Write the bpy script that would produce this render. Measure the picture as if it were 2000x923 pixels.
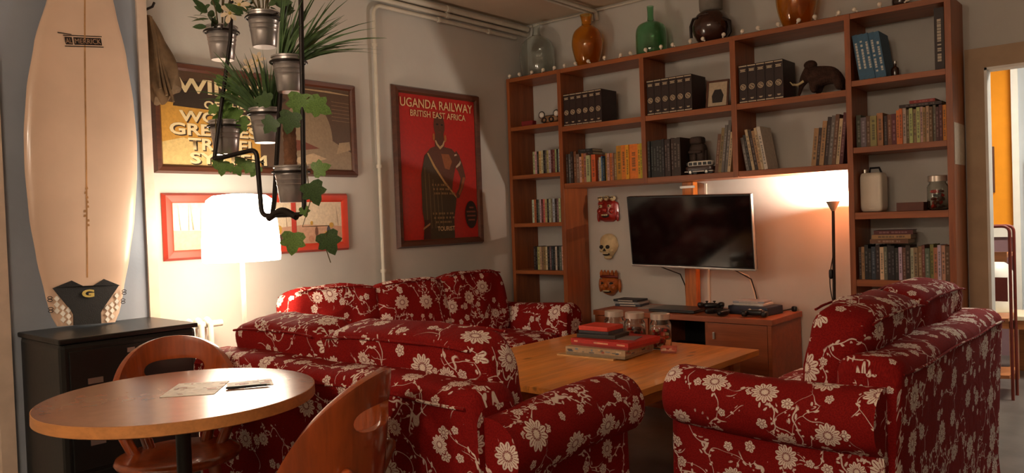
import bpy, bmesh, math, random
from mathutils import Vector, Matrix
from math import sin, cos, pi, radians

random.seed(11)
for o in list(bpy.data.objects):
    bpy.data.objects.remove(o, do_unlink=True)
SC = bpy.context.scene
COL = SC.collection

# ------------------------------------------------------------------ camera
YAW, PITCH, ROLL, FPX = radians(40.701), radians(-1.226), radians(2.026), 1525.1
CAM = Vector((3.811, -4.687, 1.2))
_F = Vector((-sin(YAW) * cos(PITCH), cos(YAW) * cos(PITCH), sin(PITCH)))
_R = Vector((cos(YAW), sin(YAW), 0))
_D = _F.cross(_R)
_right = cos(ROLL) * _R + sin(ROLL) * _D
_down = -sin(ROLL) * _R + cos(ROLL) * _D
cam = bpy.data.cameras.new('camera')
cam.sensor_fit = 'HORIZONTAL'
cam.sensor_width = 36.0
cam.lens = FPX * 36.0 / 2000.0
cam.clip_start = 0.05
cam_o = bpy.data.objects.new('camera', cam)
COL.objects.link(cam_o)
_m = Matrix((_right, -_down, -_F)).transposed().to_4x4()
_m.translation = CAM
cam_o.matrix_world = _m
SC.camera = cam_o

# ------------------------------------------------------------------ world, exposure
SC.view_settings.view_transform = 'Standard'
SC.view_settings.look = 'None'
SC.view_settings.gamma = 1.0
SC.view_settings.use_curve_mapping = False
SC.view_settings.exposure = 0.42
W = bpy.data.worlds.new('world')
SC.world = W
W.use_nodes = True
W.node_tree.nodes['Background'].inputs[0].default_value = (1.0, 0.72, 0.5, 1)
W.node_tree.nodes['Background'].inputs[1].default_value = 0.03

WARM = (1.0, 0.82, 0.62)
LAMP_SHADE_EMIT = 11.5
LAMP_DOWN_W = 1.0
UPLIGHT_W = 44.0
PENDANT_W = 78.0
NEXT_ROOM_W = 260.0


# ------------------------------------------------------------------ materials
def lin(c):
    return tuple(((x / 255.0) / 12.92 if x / 255.0 <= 0.04045 else ((x / 255.0 + 0.055) / 1.055) ** 2.4) for x in c)


class NT:
    def __init__(s, name):
        s.m = bpy.data.materials.new(name)
        s.m.use_nodes = True
        s.t = s.m.node_tree
        s.b = s.t.nodes['Principled BSDF']

    def node(s, typ, **kw):
        n = s.t.nodes.new(typ)
        for k, v in kw.items():
            setattr(n, k, v)
        return n

    def set(s, n, i, v):
        if isinstance(v, bpy.types.NodeSocket):
            s.t.links.new(v, n.inputs[i])
        else:
            n.inputs[i].default_value = v

    def math(s, op, a, b=0.0, c=None, clamp=False):
        n = s.node('ShaderNodeMath', operation=op, use_clamp=clamp)
        s.set(n, 0, a)
        if op not in ('ABSOLUTE', 'SQRT', 'COSINE', 'SINE', 'FRACT', 'FLOOR'):
            s.set(n, 1, b)
        if c is not None:
            s.set(n, 2, c)
        return n.outputs[0]

    def vmath(s, op, a, b):
        n = s.node('ShaderNodeVectorMath', operation=op)
        s.set(n, 0, a)
        s.set(n, 1, b)
        return n.outputs[0]

    def smooth(s, v, a, b, ta=0.0, tb=1.0):
        n = s.node('ShaderNodeMapRange', interpolation_type='SMOOTHSTEP')
        s.set(n, 0, v)
        s.set(n, 1, a)
        s.set(n, 2, b)
        s.set(n, 3, ta)
        s.set(n, 4, tb)
        return n.outputs[0]

    def mix(s, f, a, b):
        n = s.node('ShaderNodeMix', data_type='RGBA')
        s.set(n, 0, f)
        s.set(n, 6, a)
        s.set(n, 7, b)
        return n.outputs[2]

    def noise(s, vec, scale, detail=3.0, rough=0.5, dim='3D', dist=0.0):
        n = s.node('ShaderNodeTexNoise', noise_dimensions=dim)
        s.set(n, 'Vector', vec)
        s.set(n, 'Scale', scale)
        s.set(n, 'Detail', detail)
        s.set(n, 'Roughness', rough)
        s.set(n, 'Distortion', dist)
        return n.outputs[0]

    def obj(s):
        return s.node('ShaderNodeTexCoord').outputs['Object']

    def bump(s, h, strength, dist=0.01):
        n = s.node('ShaderNodeBump')
        s.set(n, 'Strength', strength)
        s.set(n, 'Distance', dist)
        s.set(n, 'Height', h)
        s.t.links.new(n.outputs[0], s.b.inputs['Normal'])


def c4(c):
    return (c[0], c[1], c[2], 1.0)


def mat(name, rgb, rough=0.5, metal=0.0, var=0.12, scale=12.0, bump=0.0, bscale=None, coat=0.0, emit=0.0,
        trans=0.0, ior=1.45, spec=0.5):
    """plain procedural material: slightly mottled colour, optional fine bump"""
    n = NT(name)
    base = lin(rgb)
    oc = n.obj()
    nz = n.noise(oc, scale, 4.0, 0.55)
    lo = tuple(x * (1 - var) for x in base)
    hi = tuple(min(1.0, x * (1 + var)) for x in base)
    col = n.mix(n.smooth(nz, 0.3, 0.7), c4(lo), c4(hi))
    n.t.links.new(col, n.b.inputs['Base Color'])
    n.b.inputs['Roughness'].default_value = rough
    n.b.inputs['Metallic'].default_value = metal
    n.b.inputs['Coat Weight'].default_value = coat
    n.b.inputs['Coat Roughness'].default_value = 0.12
    n.b.inputs['Specular IOR Level'].default_value = spec
    n.b.inputs['Transmission Weight'].default_value = trans
    n.b.inputs['IOR'].default_value = ior
    if emit:
        n.b.inputs['Emission Color'].default_value = c4(base)
        n.b.inputs['Emission Strength'].default_value = emit
    if bump:
        n.bump(n.noise(oc, bscale or scale * 6, 3.0, 0.6), bump)
    return n.m


def wood(name, rgb, rough=0.4, axis='x', contrast=0.28, scale=9.0, coat=0.0, knots=False):
    n = NT(name)
    base = lin(rgb)
    oc = n.obj()
    st = {'x': (0.08, 1, 1), 'y': (1, 0.08, 1), 'z': (1, 1, 0.08)}[axis]
    v = n.vmath('MULTIPLY', oc, st)
    g = n.noise(v, scale * 3.0, 5.0, 0.6, dist=0.6)
    g2 = n.noise(v, scale * 14.0, 2.0, 0.5)
    f = n.math('ADD', n.math('MULTIPLY', g, 0.75), n.math('MULTIPLY', g2, 0.25))
    lo = tuple(x * (1 - contrast) for x in base)
    hi = tuple(min(1, x * (1 + contrast)) for x in base)
    col = n.mix(n.smooth(f, 0.35, 0.66), c4(lo), c4(hi))
    if knots:
        vo = n.node('ShaderNodeTexVoronoi')
        n.set(vo, 'Vector', n.vmath('MULTIPLY', oc, {'x': (3.0, 7.0, 7.0), 'y': (7.0, 3.0, 7.0), 'z': (7.0, 7.0, 3.0)}[axis]))
        n.set(vo, 'Scale', 1.0)
        k = n.smooth(vo.outputs['Distance'], 0.05, 0.13, 1.0, 0.0)
        col = n.mix(n.math('MULTIPLY', k, 0.75), col, c4(tuple(x * 0.28 for x in base)))
    n.t.links.new(col, n.b.inputs['Base Color'])
    n.b.inputs['Roughness'].default_value = rough
    n.b.inputs['Coat Weight'].default_value = coat
    n.b.inputs['Coat Roughness'].default_value = 0.08
    n.bump(g2, 0.08, 0.004)
    return n.m


def glass(name, rgb, rough=0.02, ior=1.45):
    n = NT(name)
    n.b.inputs['Base Color'].default_value = c4(lin(rgb))
    n.b.inputs['Roughness'].default_value = rough
    n.b.inputs['Transmission Weight'].default_value = 1.0
    n.b.inputs['IOR'].default_value = ior
    nz = n.noise(n.obj(), 9.0, 2.0)
    n.bump(nz, 0.06, 0.01)
    return n.m


def print_mat(name, rough=0.55, coat=0.0):
    """flat printed colours held per face, with a little paper mottling"""
    n = NT(name)
    at = n.node('ShaderNodeAttribute', attribute_name='Col')
    nz = n.noise(n.obj(), 60.0, 4.0, 0.6)
    col = n.mix(n.smooth(nz, 0.25, 0.75, 0.0, 0.22), at.outputs['Color'], c4((0.02, 0.015, 0.01)))
    n.t.links.new(col, n.b.inputs['Base Color'])
    n.b.inputs['Roughness'].default_value = rough
    n.b.inputs['Coat Weight'].default_value = coat
    n.b.inputs['Coat Roughness'].default_value = 0.1
    return n.m


def fabric_mat(name):
    """red loose cover with a printed cream pattern of big and small flowers, vines and buds (UV in metres)"""
    n = NT(name)
    uv = n.node('ShaderNodeTexCoord').outputs['UV']

    def flower(scale, off, R0, petals, stripes, keep):
        p = n.vmath('ADD', n.vmath('MULTIPLY', uv, (scale, scale, 0)), (off, off * 0.7, 0))
        vo = n.node('ShaderNodeTexVoronoi', voronoi_dimensions='2D')
        n.set(vo, 'Vector', p)
        n.set(vo, 'Scale', 1.0)
        n.set(vo, 'Randomness', 0.75)
        d = n.vmath('SUBTRACT', p, vo.outputs['Position'])
        sp = n.node('ShaderNodeSeparateXYZ')
        n.set(sp, 0, d)
        cs = n.node('ShaderNodeSeparateColor')
        n.set(cs, 0, vo.outputs['Color'])
        r1, r2 = cs.outputs[0], cs.outputs[1]
        x = sp.outputs[0]
        y = n.math('MULTIPLY', sp.outputs[1], n.math('MULTIPLY_ADD', r2, 0.5, 0.85))
        th = n.math('ADD', n.math('ARCTAN2', y, x), n.math('MULTIPLY', r1, 6.28))
        r = n.math('SQRT', n.math('ADD', n.math('MULTIPLY', x, x), n.math('MULTIPLY', y, y)))
        edge = n.math('MULTIPLY', n.math('MULTIPLY_ADD', r1, 0.55 * R0 * scale, 0.6 * R0 * scale),
                      n.math('MULTIPLY_ADD', n.math('ABSOLUTE', n.math('COSINE', n.math('MULTIPLY', th, petals / 2.0))), 0.3, 0.72))
        rr = n.math('DIVIDE', r, edge)
        body = n.smooth(rr, 0.96, 1.04, 1.0, 0.0)
        st = n.smooth(n.math('ABSOLUTE', n.math('SINE', n.math('MULTIPLY', th, stripes / 2.0))), 0.28, 0.45, 1.0, 0.0)
        band = n.math('MULTIPLY', n.smooth(rr, 0.42, 0.5), n.smooth(rr, 0.86, 0.94, 1.0, 0.0))
        dark = n.math('MULTIPLY', st, band)
        ring = n.math('MULTIPLY', n.smooth(rr, 0.26, 0.31), n.smooth(rr, 0.40, 0.45, 1.0, 0.0))
        dark = n.math('MAXIMUM', dark, n.math('MULTIPLY', ring, 0.85))
        k = n.math('LESS_THAN', r2, keep)
        halo = n.math('MULTIPLY', n.smooth(rr, 1.12, 1.2, 1.0, 0.0), k)
        return n.math('MULTIPLY', n.math('MULTIPLY', body, n.math('SUBTRACT', 1.0, dark)), k), halo

    f1, h1 = flower(5.6, 3.3, 0.047, 11.0, 22.0, 0.86)
    f2, h2 = flower(11.5, 17.1, 0.0185, 5.0, 10.0, 0.62)
    # vines: wandering thin lines, broken up so that they read as sprigs
    def vine_lines(scale, off, width, lo, hi, seed):
        q = n.vmath('ADD', uv, (off, off * 0.6, 0))
        wob = n.node('ShaderNodeTexNoise', noise_dimensions='2D')
        n.set(wob, 'Vector', q)
        n.set(wob, 'Scale', 7.0)
        n.set(wob, 'Detail', 1.0)
        dv_ = n.vmath('MULTIPLY', n.vmath('SUBTRACT', wob.outputs['Color'], (0.5, 0.5, 0.5)), (0.22, 0.22, 0))
        q2 = n.vmath('MULTIPLY', n.vmath('ADD', q, dv_), (scale, scale, 0))
        ve = n.node('ShaderNodeTexVoronoi', voronoi_dimensions='2D', feature='DISTANCE_TO_EDGE')
        n.set(ve, 'Vector', q2)
        n.set(ve, 'Scale', 1.0)
        d_ = n.math('DIVIDE', ve.outputs['Distance'], scale)
        br = n.smooth(n.noise(n.vmath('ADD', uv, (seed, seed * 0.3, 0)), 5.5, 0.0, 0.5, '3D'), lo, hi)
        return n.math('MULTIPLY', n.smooth(d_, width * 0.7, width * 1.3, 1.0, 0.0), br), n.math('ADD', d_, n.math('MULTIPLY', n.math('SUBTRACT', 1.0, br), 1.0))
    vine, dv = vine_lines(4.6, 2.3, 0.0021, 0.42, 0.46, 3.1)
    vine2, dv2 = vine_lines(7.5, 9.1, 0.0017, 0.50, 0.54, 8.2)
    vine = n.math('MAXIMUM', vine, vine2)
    # leaves and buds close to the vines
    vo = n.node('ShaderNodeTexVoronoi', voronoi_dimensions='2D')
    p = n.vmath('MULTIPLY', uv, (46.0, 46.0, 0))
    n.set(vo, 'Vector', p)
    n.set(vo, 'Scale', 1.0)
    d = n.vmath('SUBTRACT', p, vo.outputs['Position'])
    rot = n.node('ShaderNodeVectorRotate', rotation_type='Z_AXIS')
    n.set(rot, 'Vector', d)
    cs = n.node('ShaderNodeSeparateColor')
    n.set(cs, 0, vo.outputs['Color'])
    n.set(rot, 'Angle', n.math('MULTIPLY', cs.outputs[0], 6.28))
    sp = n.node('ShaderNodeSeparateXYZ')
    n.set(sp, 0, rot.outputs[0])
    ex = n.math('DIVIDE', sp.outputs[0], 0.42)
    ey = n.math('DIVIDE', sp.outputs[1], 0.17)
    er = n.math('ADD', n.math('MULTIPLY', ex, ex), n.math('MULTIPLY', ey, ey))
    leaf = n.math('MULTIPLY', n.smooth(er, 0.85, 1.1, 1.0, 0.0),
                  n.smooth(n.math('MINIMUM', dv, dv2), 0.012, 0.016, 1.0, 0.0))
    leaf = n.math('MULTIPLY', leaf, n.math('LESS_THAN', cs.outputs[1], 0.62))
    lines = n.math('MAXIMUM', n.math('MULTIPLY', vine, 0.85), n.math('MULTIPLY', leaf, 0.9))
    halo = n.math('MAXIMUM', h1, h2)
    lines = n.math('MULTIPLY', lines, n.math('SUBTRACT', 1.0, halo))
    f2 = n.math('MULTIPLY', f2, n.math('SUBTRACT', 1.0, h1))
    pr = n.math('MAXIMUM', n.math('MAXIMUM', f1, f2), lines, clamp=True)
    weave = n.noise(uv, 220.0, 2.0, 0.6, '2D')
    red = n.mix(n.smooth(weave, 0.3, 0.7), c4(lin((114, 16, 15))), c4(lin((138, 24, 20))))
    cream = n.mix(n.smooth(weave, 0.3, 0.7), c4(lin((224, 206, 190))), c4(lin((244, 230, 218))))
    col = n.mix(n.math('MULTIPLY', pr, 0.93), red, cream)
    n.t.links.new(col, n.b.inputs['Base Color'])
    n.b.inputs['Roughness'].default_value = 0.85
    n.b.inputs['Specular IOR Level'].default_value = 0.12
    n.b.inputs['Sheen Weight'].default_value = 0.0
    wr = n.noise(uv, 9.0, 3.0, 0.55, '2D', 0.4)
    n.bump(n.math('ADD', n.math('MULTIPLY', wr, 0.9), n.math('MULTIPLY', weave, 0.05)), 0.35, 0.02)
    return n.m


M = dict(
    wall=mat('wall_grey_paint', (196, 192, 184), 0.8, var=0.04, scale=2.5, bump=0.06, bscale=40),
    wall_blue=mat('wall_blue_grey_paint', (150, 158, 170), 0.8, var=0.05, scale=3, bump=0.06, bscale=40),
    wall_cool=mat('cool_grey_paint', (176, 180, 182), 0.8, var=0.04, scale=3),
    trim=mat('cream_trim_paint', (214, 192, 174), 0.55, var=0.06),
    casing=mat('beige_casing_paint', (176, 148, 118), 0.6, var=0.05),
    ceiling=mat('ceiling_paint', (214, 196, 172), 0.9, var=0.05, scale=2),
    floor=mat('dark_floor', (92, 84, 78), 0.35, var=0.2, scale=5, bump=0.05),
    pipe=mat('pipe_paint', (206, 198, 182), 0.45, var=0.05),
    shelf=wood('shelf_cherry_wood', (152, 84, 40), 0.42, 'x', 0.2),
    upright=wood('upright_cherry_wood', (148, 80, 38), 0.42, 'z', 0.2),
    console=wood('console_cherry_wood', (150, 78, 44), 0.4, 'x', 0.16),
    post=wood('post_pine', (196, 112, 44), 0.4, 'z', 0.25),
    pine=wood('pine_wood', (216, 138, 62), 0.32, 'y', 0.2, 7.0, 0.25, True),
    chair=wood('chair_lacquered_wood', (150, 66, 22), 0.28, 'z', 0.25, 7.0, 0.8),
    frame=wood('dark_frame_wood', (84, 44, 26), 0.4, 'y', 0.25, 9, 0.3),
    redframe=mat('red_frame_paint', (196, 62, 40), 0.45, var=0.08),
    black=mat('black_paint', (26, 26, 25), 0.35, var=0.2, scale=6, bump=0.04),
    blackmetal=mat('black_metal', (34, 26, 22), 0.45, 0.3),
    plastic=mat('black_plastic', (20, 20, 22), 0.35),
    screen=mat('tv_glass', (6, 5, 6), 0.09, var=0.0, spec=0.6),
    silver=mat('brushed_silver', (190, 186, 180), 0.35, 0.9),
    lidsteel=mat('satin_steel', (206, 196, 182), 0.3, 0.55, var=0.03),
    chrome=mat('chrome', (215, 210, 200), 0.18, 1.0, var=0.03),
    zinc=mat('galvanised_zinc', (178, 172, 170), 0.3, 0.7, var=0.1, scale=25),
    white=mat('white_enamel', (232, 226, 214), 0.4, var=0.03),
    whiteplastic=mat('white_plastic', (224, 214, 196), 0.4, var=0.03),
    bulb=mat('pearl_bulb', (238, 226, 206), 0.3, var=0.02),
    wire=mat('dark_wire', (40, 36, 32), 0.5),
    tabletop=mat('table_laminate', (140, 92, 66), 0.24, var=0.05, scale=25),
    tableedge=wood('table_edge_beech', (190, 128, 72), 0.4, 'x', 0.14),
    clear=glass('clear_glass', (246, 250, 248)),
    amber=glass('amber_glass', (250, 196, 96), 0.05),
    green=glass('green_glass', (176, 224, 190), 0.04),
    darkglass=mat('dark_brown_glaze', (58, 34, 26), 0.16, var=0.15, coat=0.6),
    jarglass=glass('jar_glass', (240, 244, 240)),
    leaf=mat('ivy_leaf', (104, 138, 70), 0.5, var=0.3, scale=18),
    leaf_dark=mat('dark_leaf', (66, 92, 52), 0.5, var=0.3, scale=18),
    grass=mat('grass_blade', (80, 108, 66), 0.45, var=0.3, scale=30),
    stem=mat('plant_stem', (96, 84, 50), 0.7),
    petal=mat('cream_petal', (226, 206, 176), 0.6, var=0.08),
    soil=mat('dark_soil', (44, 34, 26), 0.9, var=0.3, scale=60),
    board=mat('surfboard_resin', (216, 186, 162), 0.32, var=0.06, scale=3.0, coat=0.35),
    stringer=mat('stringer_stain', (176, 130, 84), 0.4, var=0.3, scale=14),
    pad=mat('traction_pad', (26, 24, 24), 0.75, bump=0.3, bscale=300),
    padwhite=mat('traction_pad_white', (232, 226, 216), 0.7),
    yellow=mat('pad_yellow', (206, 180, 96), 0.6),
    cloth=mat('brown_canvas', (112, 88, 62), 0.8, var=0.25, scale=14, bump=0.25, bscale=60),
    red_mask=mat('red_lacquer', (150, 34, 24), 0.35, var=0.2, scale=30, coat=0.3),
    bone=mat('bone_paint', (206, 184, 140), 0.5, var=0.12, scale=30),
    ochre=mat('ochre_lacquer', (168, 90, 34), 0.4, var=0.25, scale=30, coat=0.2),
    darkpaint=mat('dark_paint', (34, 24, 20), 0.5),
    fur=mat('brown_fur', (66, 42, 32), 0.95, var=0.3, scale=40, bump=0.8, bscale=120),
    stone=mat('dark_stone', (66, 52, 46), 0.8, var=0.2, scale=20, bump=0.3),
    spine=mat('dark_leather', (44, 26, 22), 0.5, var=0.15, scale=40),
    gilt=mat('pale_gilt', (208, 190, 160), 0.4, 0.2),
    print=print_mat('printed_paper'),
    glossprint=print_mat('glazed_print', 0.4, 0.35),
    orange=mat('orange_wall_paint', (236, 150, 26), 0.8, var=0.03),
    mauve=mat('mauve_wall_paint', (132, 100, 104), 0.8, var=0.04),
    redboard=mat('red_brown_board', (112, 36, 22), 0.5),
    oak=wood('oak_board', (170, 104, 56), 0.4, 'x', 0.18),
    cream=mat('cream_laminate', (222, 206, 176), 0.4, var=0.03),
    cardboard=mat('kraft_board', (196, 150, 96), 0.8, var=0.1),
)
M['fabric'] = fabric_mat('red_floral_cover')


def emitter(name, rgb, strength):
    n = NT(name)
    n.b.inputs['Base Color'].default_value = (0.8, 0.7, 0.6, 1)
    n.b.inputs['Emission Color'].default_value = c4(rgb)
    n.b.inputs['Emission Strength'].default_value = strength
    return n.m


# ------------------------------------------------------------------ geometry helpers
class G:
    def __init__(s):
        s.v, s.f, s.m, s.c, s.uv = [], [], [], [], []

    def add(s, verts, faces, m=0, col=None, uvs=None):
        b = len(s.v)
        s.v += [tuple(p) for p in verts]
        for i, f in enumerate(faces):
            s.f.append([b + k for k in f])
            s.m.append(m)
            s.c.append(col)
            s.uv.append(uvs[i] if uvs else None)
        return s

    def box(s, x0, x1, y0, y1, z0, z1, m=0, col=None, T=None):
        vs = [Vector(p) for p in ((x0, y0, z0), (x1, y0, z0), (x1, y1, z0), (x0, y1, z0),
                                  (x0, y0, z1), (x1, y0, z1), (x1, y1, z1), (x0, y1, z1))]
        if T is not None:
            vs = [T @ p for p in vs]
        return s.add(vs, [(3, 2, 1, 0), (4, 5, 6, 7), (0, 1, 5, 4), (1, 2, 6, 5), (2, 3, 7, 6), (3, 0, 4, 7)], m, col)

    def lathe(s, prof, c=(0, 0, 0), n=24, m=0, T=None, sx=1.0, sy=1.0):
        vs, fs = [], []
        k = len(prof)
        for i in range(n):
            a = 2 * pi * i / n
            for r, z in prof:
                p = Vector((c[0] + r * cos(a) * sx, c[1] + r * sin(a) * sy, c[2] + z))
                vs.append(T @ p if T is not None else p)
        for i in range(n):
            j = (i + 1) % n
            for q in range(k - 1):
                a, b, d, e = i * k + q, j * k + q, j * k + q + 1, i * k + q + 1
                if prof[q][0] < 1e-6:
                    fs.append((a, d, e))
                elif prof[q + 1][0] < 1e-6:
                    fs.append((a, b, e))
                else:
                    fs.append((a, b, d, e))
        return s.add(vs, fs, m)

    def tube(s, pts, r, n=8, m=0, cap=True, closed=False):
        pts = [Vector(p) for p in pts]
        rs = r if isinstance(r, (list, tuple)) else [r] * len(pts)
        vs, fs = [], []
        prev = None
        L = len(pts)
        for i, p in enumerate(pts):
            if closed:
                d = pts[(i + 1) % L] - pts[i - 1]
            else:
                d = pts[min(i + 1, L - 1)] - pts[max(i - 1, 0)]
            d.normalize()
            if prev is None:
                u = d.orthogonal().normalized()
            else:
                u = (prev - d * prev.dot(d)).normalized()
            prev = u
            w = d.cross(u)
            for k in range(n):
                a = 2 * pi * k / n
                vs.append(p + (u * cos(a) + w * sin(a)) * rs[i])
        for i in range(L if closed else L - 1):
            j = (i + 1) % L
            for k in range(n):
                q = (k + 1) % n
                fs.append((i * n + k, i * n + q, j * n + q, j * n + k))
        if cap and not closed:
            fs.append(tuple(range(n - 1, -1, -1)))
            fs.append(tuple((L - 1) * n + k for k in range(n)))
        return s.add(vs, fs, m)

    def cyl(s, p0, p1, r0, r1=None, n=16, m=0):
        return s.tube([p0, p1], [r0, r0 if r1 is None else r1], n, m)

    def ell(s, c, rad, n=14, k=9, m=0, T=None):
        prof = [(0.0 if i in (0, k) else sin(pi * i / k), -cos(pi * i / k)) for i in range(k + 1)]
        vs0 = len(s.v)
        s.lathe(prof, n=n, m=m)
        for i in range(vs0, len(s.v)):
            p = Vector(s.v[i])
            p = Vector((p.x * rad[0], p.y * rad[1], p.z * rad[2]))
            if T is not None:
                p = T @ p
            s.v[i] = tuple(p + Vector(c))
        return s

    def prism(s, pts, axis, a, b, m=0, col=None, T=None):
        """polygon (in the two other axes) extruded along axis from a to b"""
        def P(u, v, w):
            q = {'x': (w, u, v), 'y': (u, w, v), 'z': (u, v, w)}[axis]
            q = Vector(q)
            return T @ q if T is not None else q
        n = len(pts)
        vs = [P(u, v, a) for u, v in pts] + [P(u, v, b) for u, v in pts]
        fs = [tuple(range(n - 1, -1, -1)), tuple(range(n, 2 * n))]
        fs += [(i, (i + 1) % n, n + (i + 1) % n, n + i) for i in range(n)]
        return s.add(vs, fs, m, col)

    def puff(s, c, dims, p=5.0, n=10, bulge=0.0, m=0, T=None, wr=0.0, seed=0):
        """soft rounded block: superellipsoid with slightly domed faces"""
        rnd = random.Random(seed)
        ph = [rnd.uniform(0, 6.28) for _ in range(6)]
        idx, vs, fs = {}, [], []
        hx, hy, hz = [d / 2.0 for d in dims]

        def vert(u):
            key = tuple(round(x, 5) for x in u)
            if key in idx:
                return idx[key]
            l = sum(abs(x) ** p for x in u) ** (1.0 / p)
            q = [x / l for x in u]
            bx = 1 + bulge * (1 - q[1] ** 2) * (1 - q[2] ** 2)
            by = 1 + bulge * (1 - q[0] ** 2) * (1 - q[2] ** 2)
            bz = 1 + bulge * (1 - q[0] ** 2) * (1 - q[1] ** 2)
            w = wr * (sin(7 * q[0] + ph[0] + 3 * q[2]) + sin(9 * q[2] + ph[1]) * sin(5 * q[0] + ph[2]) + 0.6 * sin(13 * q[0] + 8 * q[1] + ph[3]))
            P = Vector((q[0] * bx * hx, q[1] * by * hy + w, q[2] * bz * hz + w * 0.6))
            if T is not None:
                P = T @ P
            vs.append(P + Vector(c))
            idx[key] = len(vs) - 1
            return idx[key]
        gr = [-1 + 2.0 * i / n for i in range(n + 1)]
        gr = [math.copysign(abs(g) ** 0.8, g) for g in gr]
        for ax in range(3):
            for sg in (-1, 1):
                for i in range(n):
                    for j in range(n):
                        q = []
                        for (a, b) in ((i, j), (i + 1, j), (i + 1, j + 1), (i, j + 1)):
                            u = [0, 0, 0]
                            u[ax] = sg
                            u[(ax + 1) % 3] = gr[a]
                            u[(ax + 2) % 3] = gr[b]
                            q.append(vert(u))
                        fs.append(q if sg > 0 else q[::-1])
        return s.add(vs, fs, m)

    def flat(s, pts, d, m=0, col=None):
        """flat printed shape on a picture: pts in (across, up), d = distance out from the sheet"""
        return s.add([(d, u, v) for u, v in pts], [tuple(range(len(pts)))], m, col)

    def build(s, name, mats, parent=None, smooth=None, bevel=0.0, uv=None, loc=None, rot=None, offs=(0, 0)):
        me = bpy.data.meshes.new(name)
        me.from_pydata(s.v, [], s.f)
        if not isinstance(mats, (list, tuple)):
            mats = [mats]
        for x in mats:
            me.materials.append(M[x] if isinstance(x, str) else x)
        for i, p in enumerate(me.polygons):
            p.material_index = s.m[i]
        if any(c is not None for c in s.c):
            ca = me.color_attributes.new('Col', 'FLOAT_COLOR', 'CORNER')
            for i, p in enumerate(me.polygons):
                cc = lin(s.c[i] if s.c[i] is not None else (128, 128, 128))
                for li in p.loop_indices:
                    ca.data[li].color = (cc[0], cc[1], cc[2], 1)
        if uv:
            ul = me.uv_layers.new(name='UVMap')
            for i, p in enumerate(me.polygons):
                nrm = p.normal
                ax = max(range(3), key=lambda k: abs(nrm[k]))
                for q, li in enumerate(p.loop_indices):
                    if s.uv[i] is not None:
                        t = s.uv[i][q]
                    else:
                        co = me.vertices[me.loops[li].vertex_index].co
                        t = ((co.y, co.z), (co.x, co.z), (co.x, co.y))[ax]
                        t = (t[0] + 0.37 * ax, t[1] + 0.21 * ax)
                    ul.data[li].uv = (t[0] + offs[0], t[1] + offs[1])
        if bevel:
            bm = bmesh.new()
            bm.from_mesh(me)
            es = [e for e in bm.edges if len(e.link_faces) == 2 and e.calc_face_angle(0) > 0.6]
            bmesh.ops.bevel(bm, geom=es, offset=bevel, segments=2, affect='EDGES', profile=0.6, clamp_overlap=True)
            bm.to_mesh(me)
            bm.free()
        if smooth is not None:
            me.shade_smooth()
            me.set_sharp_from_angle(angle=radians(smooth))
        me.update()
        o = bpy.data.objects.new(name, me)
        COL.objects.link(o)
        if parent is not None:
            o.parent = parent
        if loc is not None:
            o.location = loc
        if rot is not None:
            o.rotation_euler = rot
        return o


def tag(o, label, cat, group=None, kind=None):
    o['label'] = label
    o['category'] = cat
    if group:
        o['group'] = group
    if kind:
        o['kind'] = kind
    return o


def thing(name, label, cat, loc=(0, 0, 0), rotz=0.0, group=None):
    o = bpy.data.objects.new(name, None)
    o.empty_display_size = 0.05
    COL.objects.link(o)
    o.location = loc
    o.rotation_euler = (0, 0, rotz)
    return tag(o, label, cat, group)


def dup(root, label=None, loc=None):
    r = root.copy()
    COL.objects.link(r)
    if label:
        r['label'] = label
    if loc is not None:
        r.location = loc
    for ch in list(root.children):
        c = ch.copy()
        COL.objects.link(c)
        c.parent = r
        for g in ch.children:
            d = g.copy()
            COL.objects.link(d)
            d.parent = c
    return r


def struct(o, label, cat):
    return tag(o, label, cat, kind='structure')


def label_part(o, text):
    o['label'] = text
    return o


def text_obj(body, mt, parent, origin, w, h, name='lettering', bold=0.0, plane='x', d=0.0, rot=0.0, extrude=0.0):
    """lettering fitted into a w x h box whose lower left corner is origin (across, up)"""
    cu = bpy.data.curves.new('tmp_text', 'FONT')
    cu.body = body
    cu.size = 1.0
    cu.offset = bold
    cu.resolution_u = 3
    ob = bpy.data.objects.new('tmp_text', cu)
    COL.objects.link(ob)
    bpy.context.view_layer.update()
    me = bpy.data.meshes.new_from_object(ob.evaluated_get(bpy.context.evaluated_depsgraph_get()))
    bpy.data.objects.remove(ob, do_unlink=True)
    bpy.data.curves.remove(cu)
    xs = [v.co.x for v in me.vertices]
    ys = [v.co.y for v in me.vertices]
    x0, x1, y0, y1 = min(xs), max(xs), min(ys), max(ys)
    cr, sr = cos(rot), sin(rot)
    for v in me.vertices:
        u = (v.co.x - x0) / (x1 - x0) * w
        t = (v.co.y - y0) / max(1e-6, (y1 - y0)) * h
        u, t = u * cr - t * sr, u * sr + t * cr
        u, t = u + origin[0], t + origin[1]
        v.co = {'x': Vector((d, u, t)), 'y': Vector((u, -d, t)), 'z': Vector((u, t, d))}[plane]
    me.name = name
    me.materials.clear()
    me.materials.append(M[mt] if isinstance(mt, str) else mt)
    o = bpy.data.objects.new(name, me)
    COL.objects.link(o)
    o.parent = parent
    return o


def oval(cx, cy, rx, ry, n=20, a0=0.0, a1=2 * pi):
    return [(cx + rx * cos(a0 + (a1 - a0) * i / n), cy + ry * sin(a0 + (a1 - a0) * i / n)) for i in range(n + (0 if abs(a1 - a0 - 2 * pi) < 1e-6 else 1))]


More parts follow.
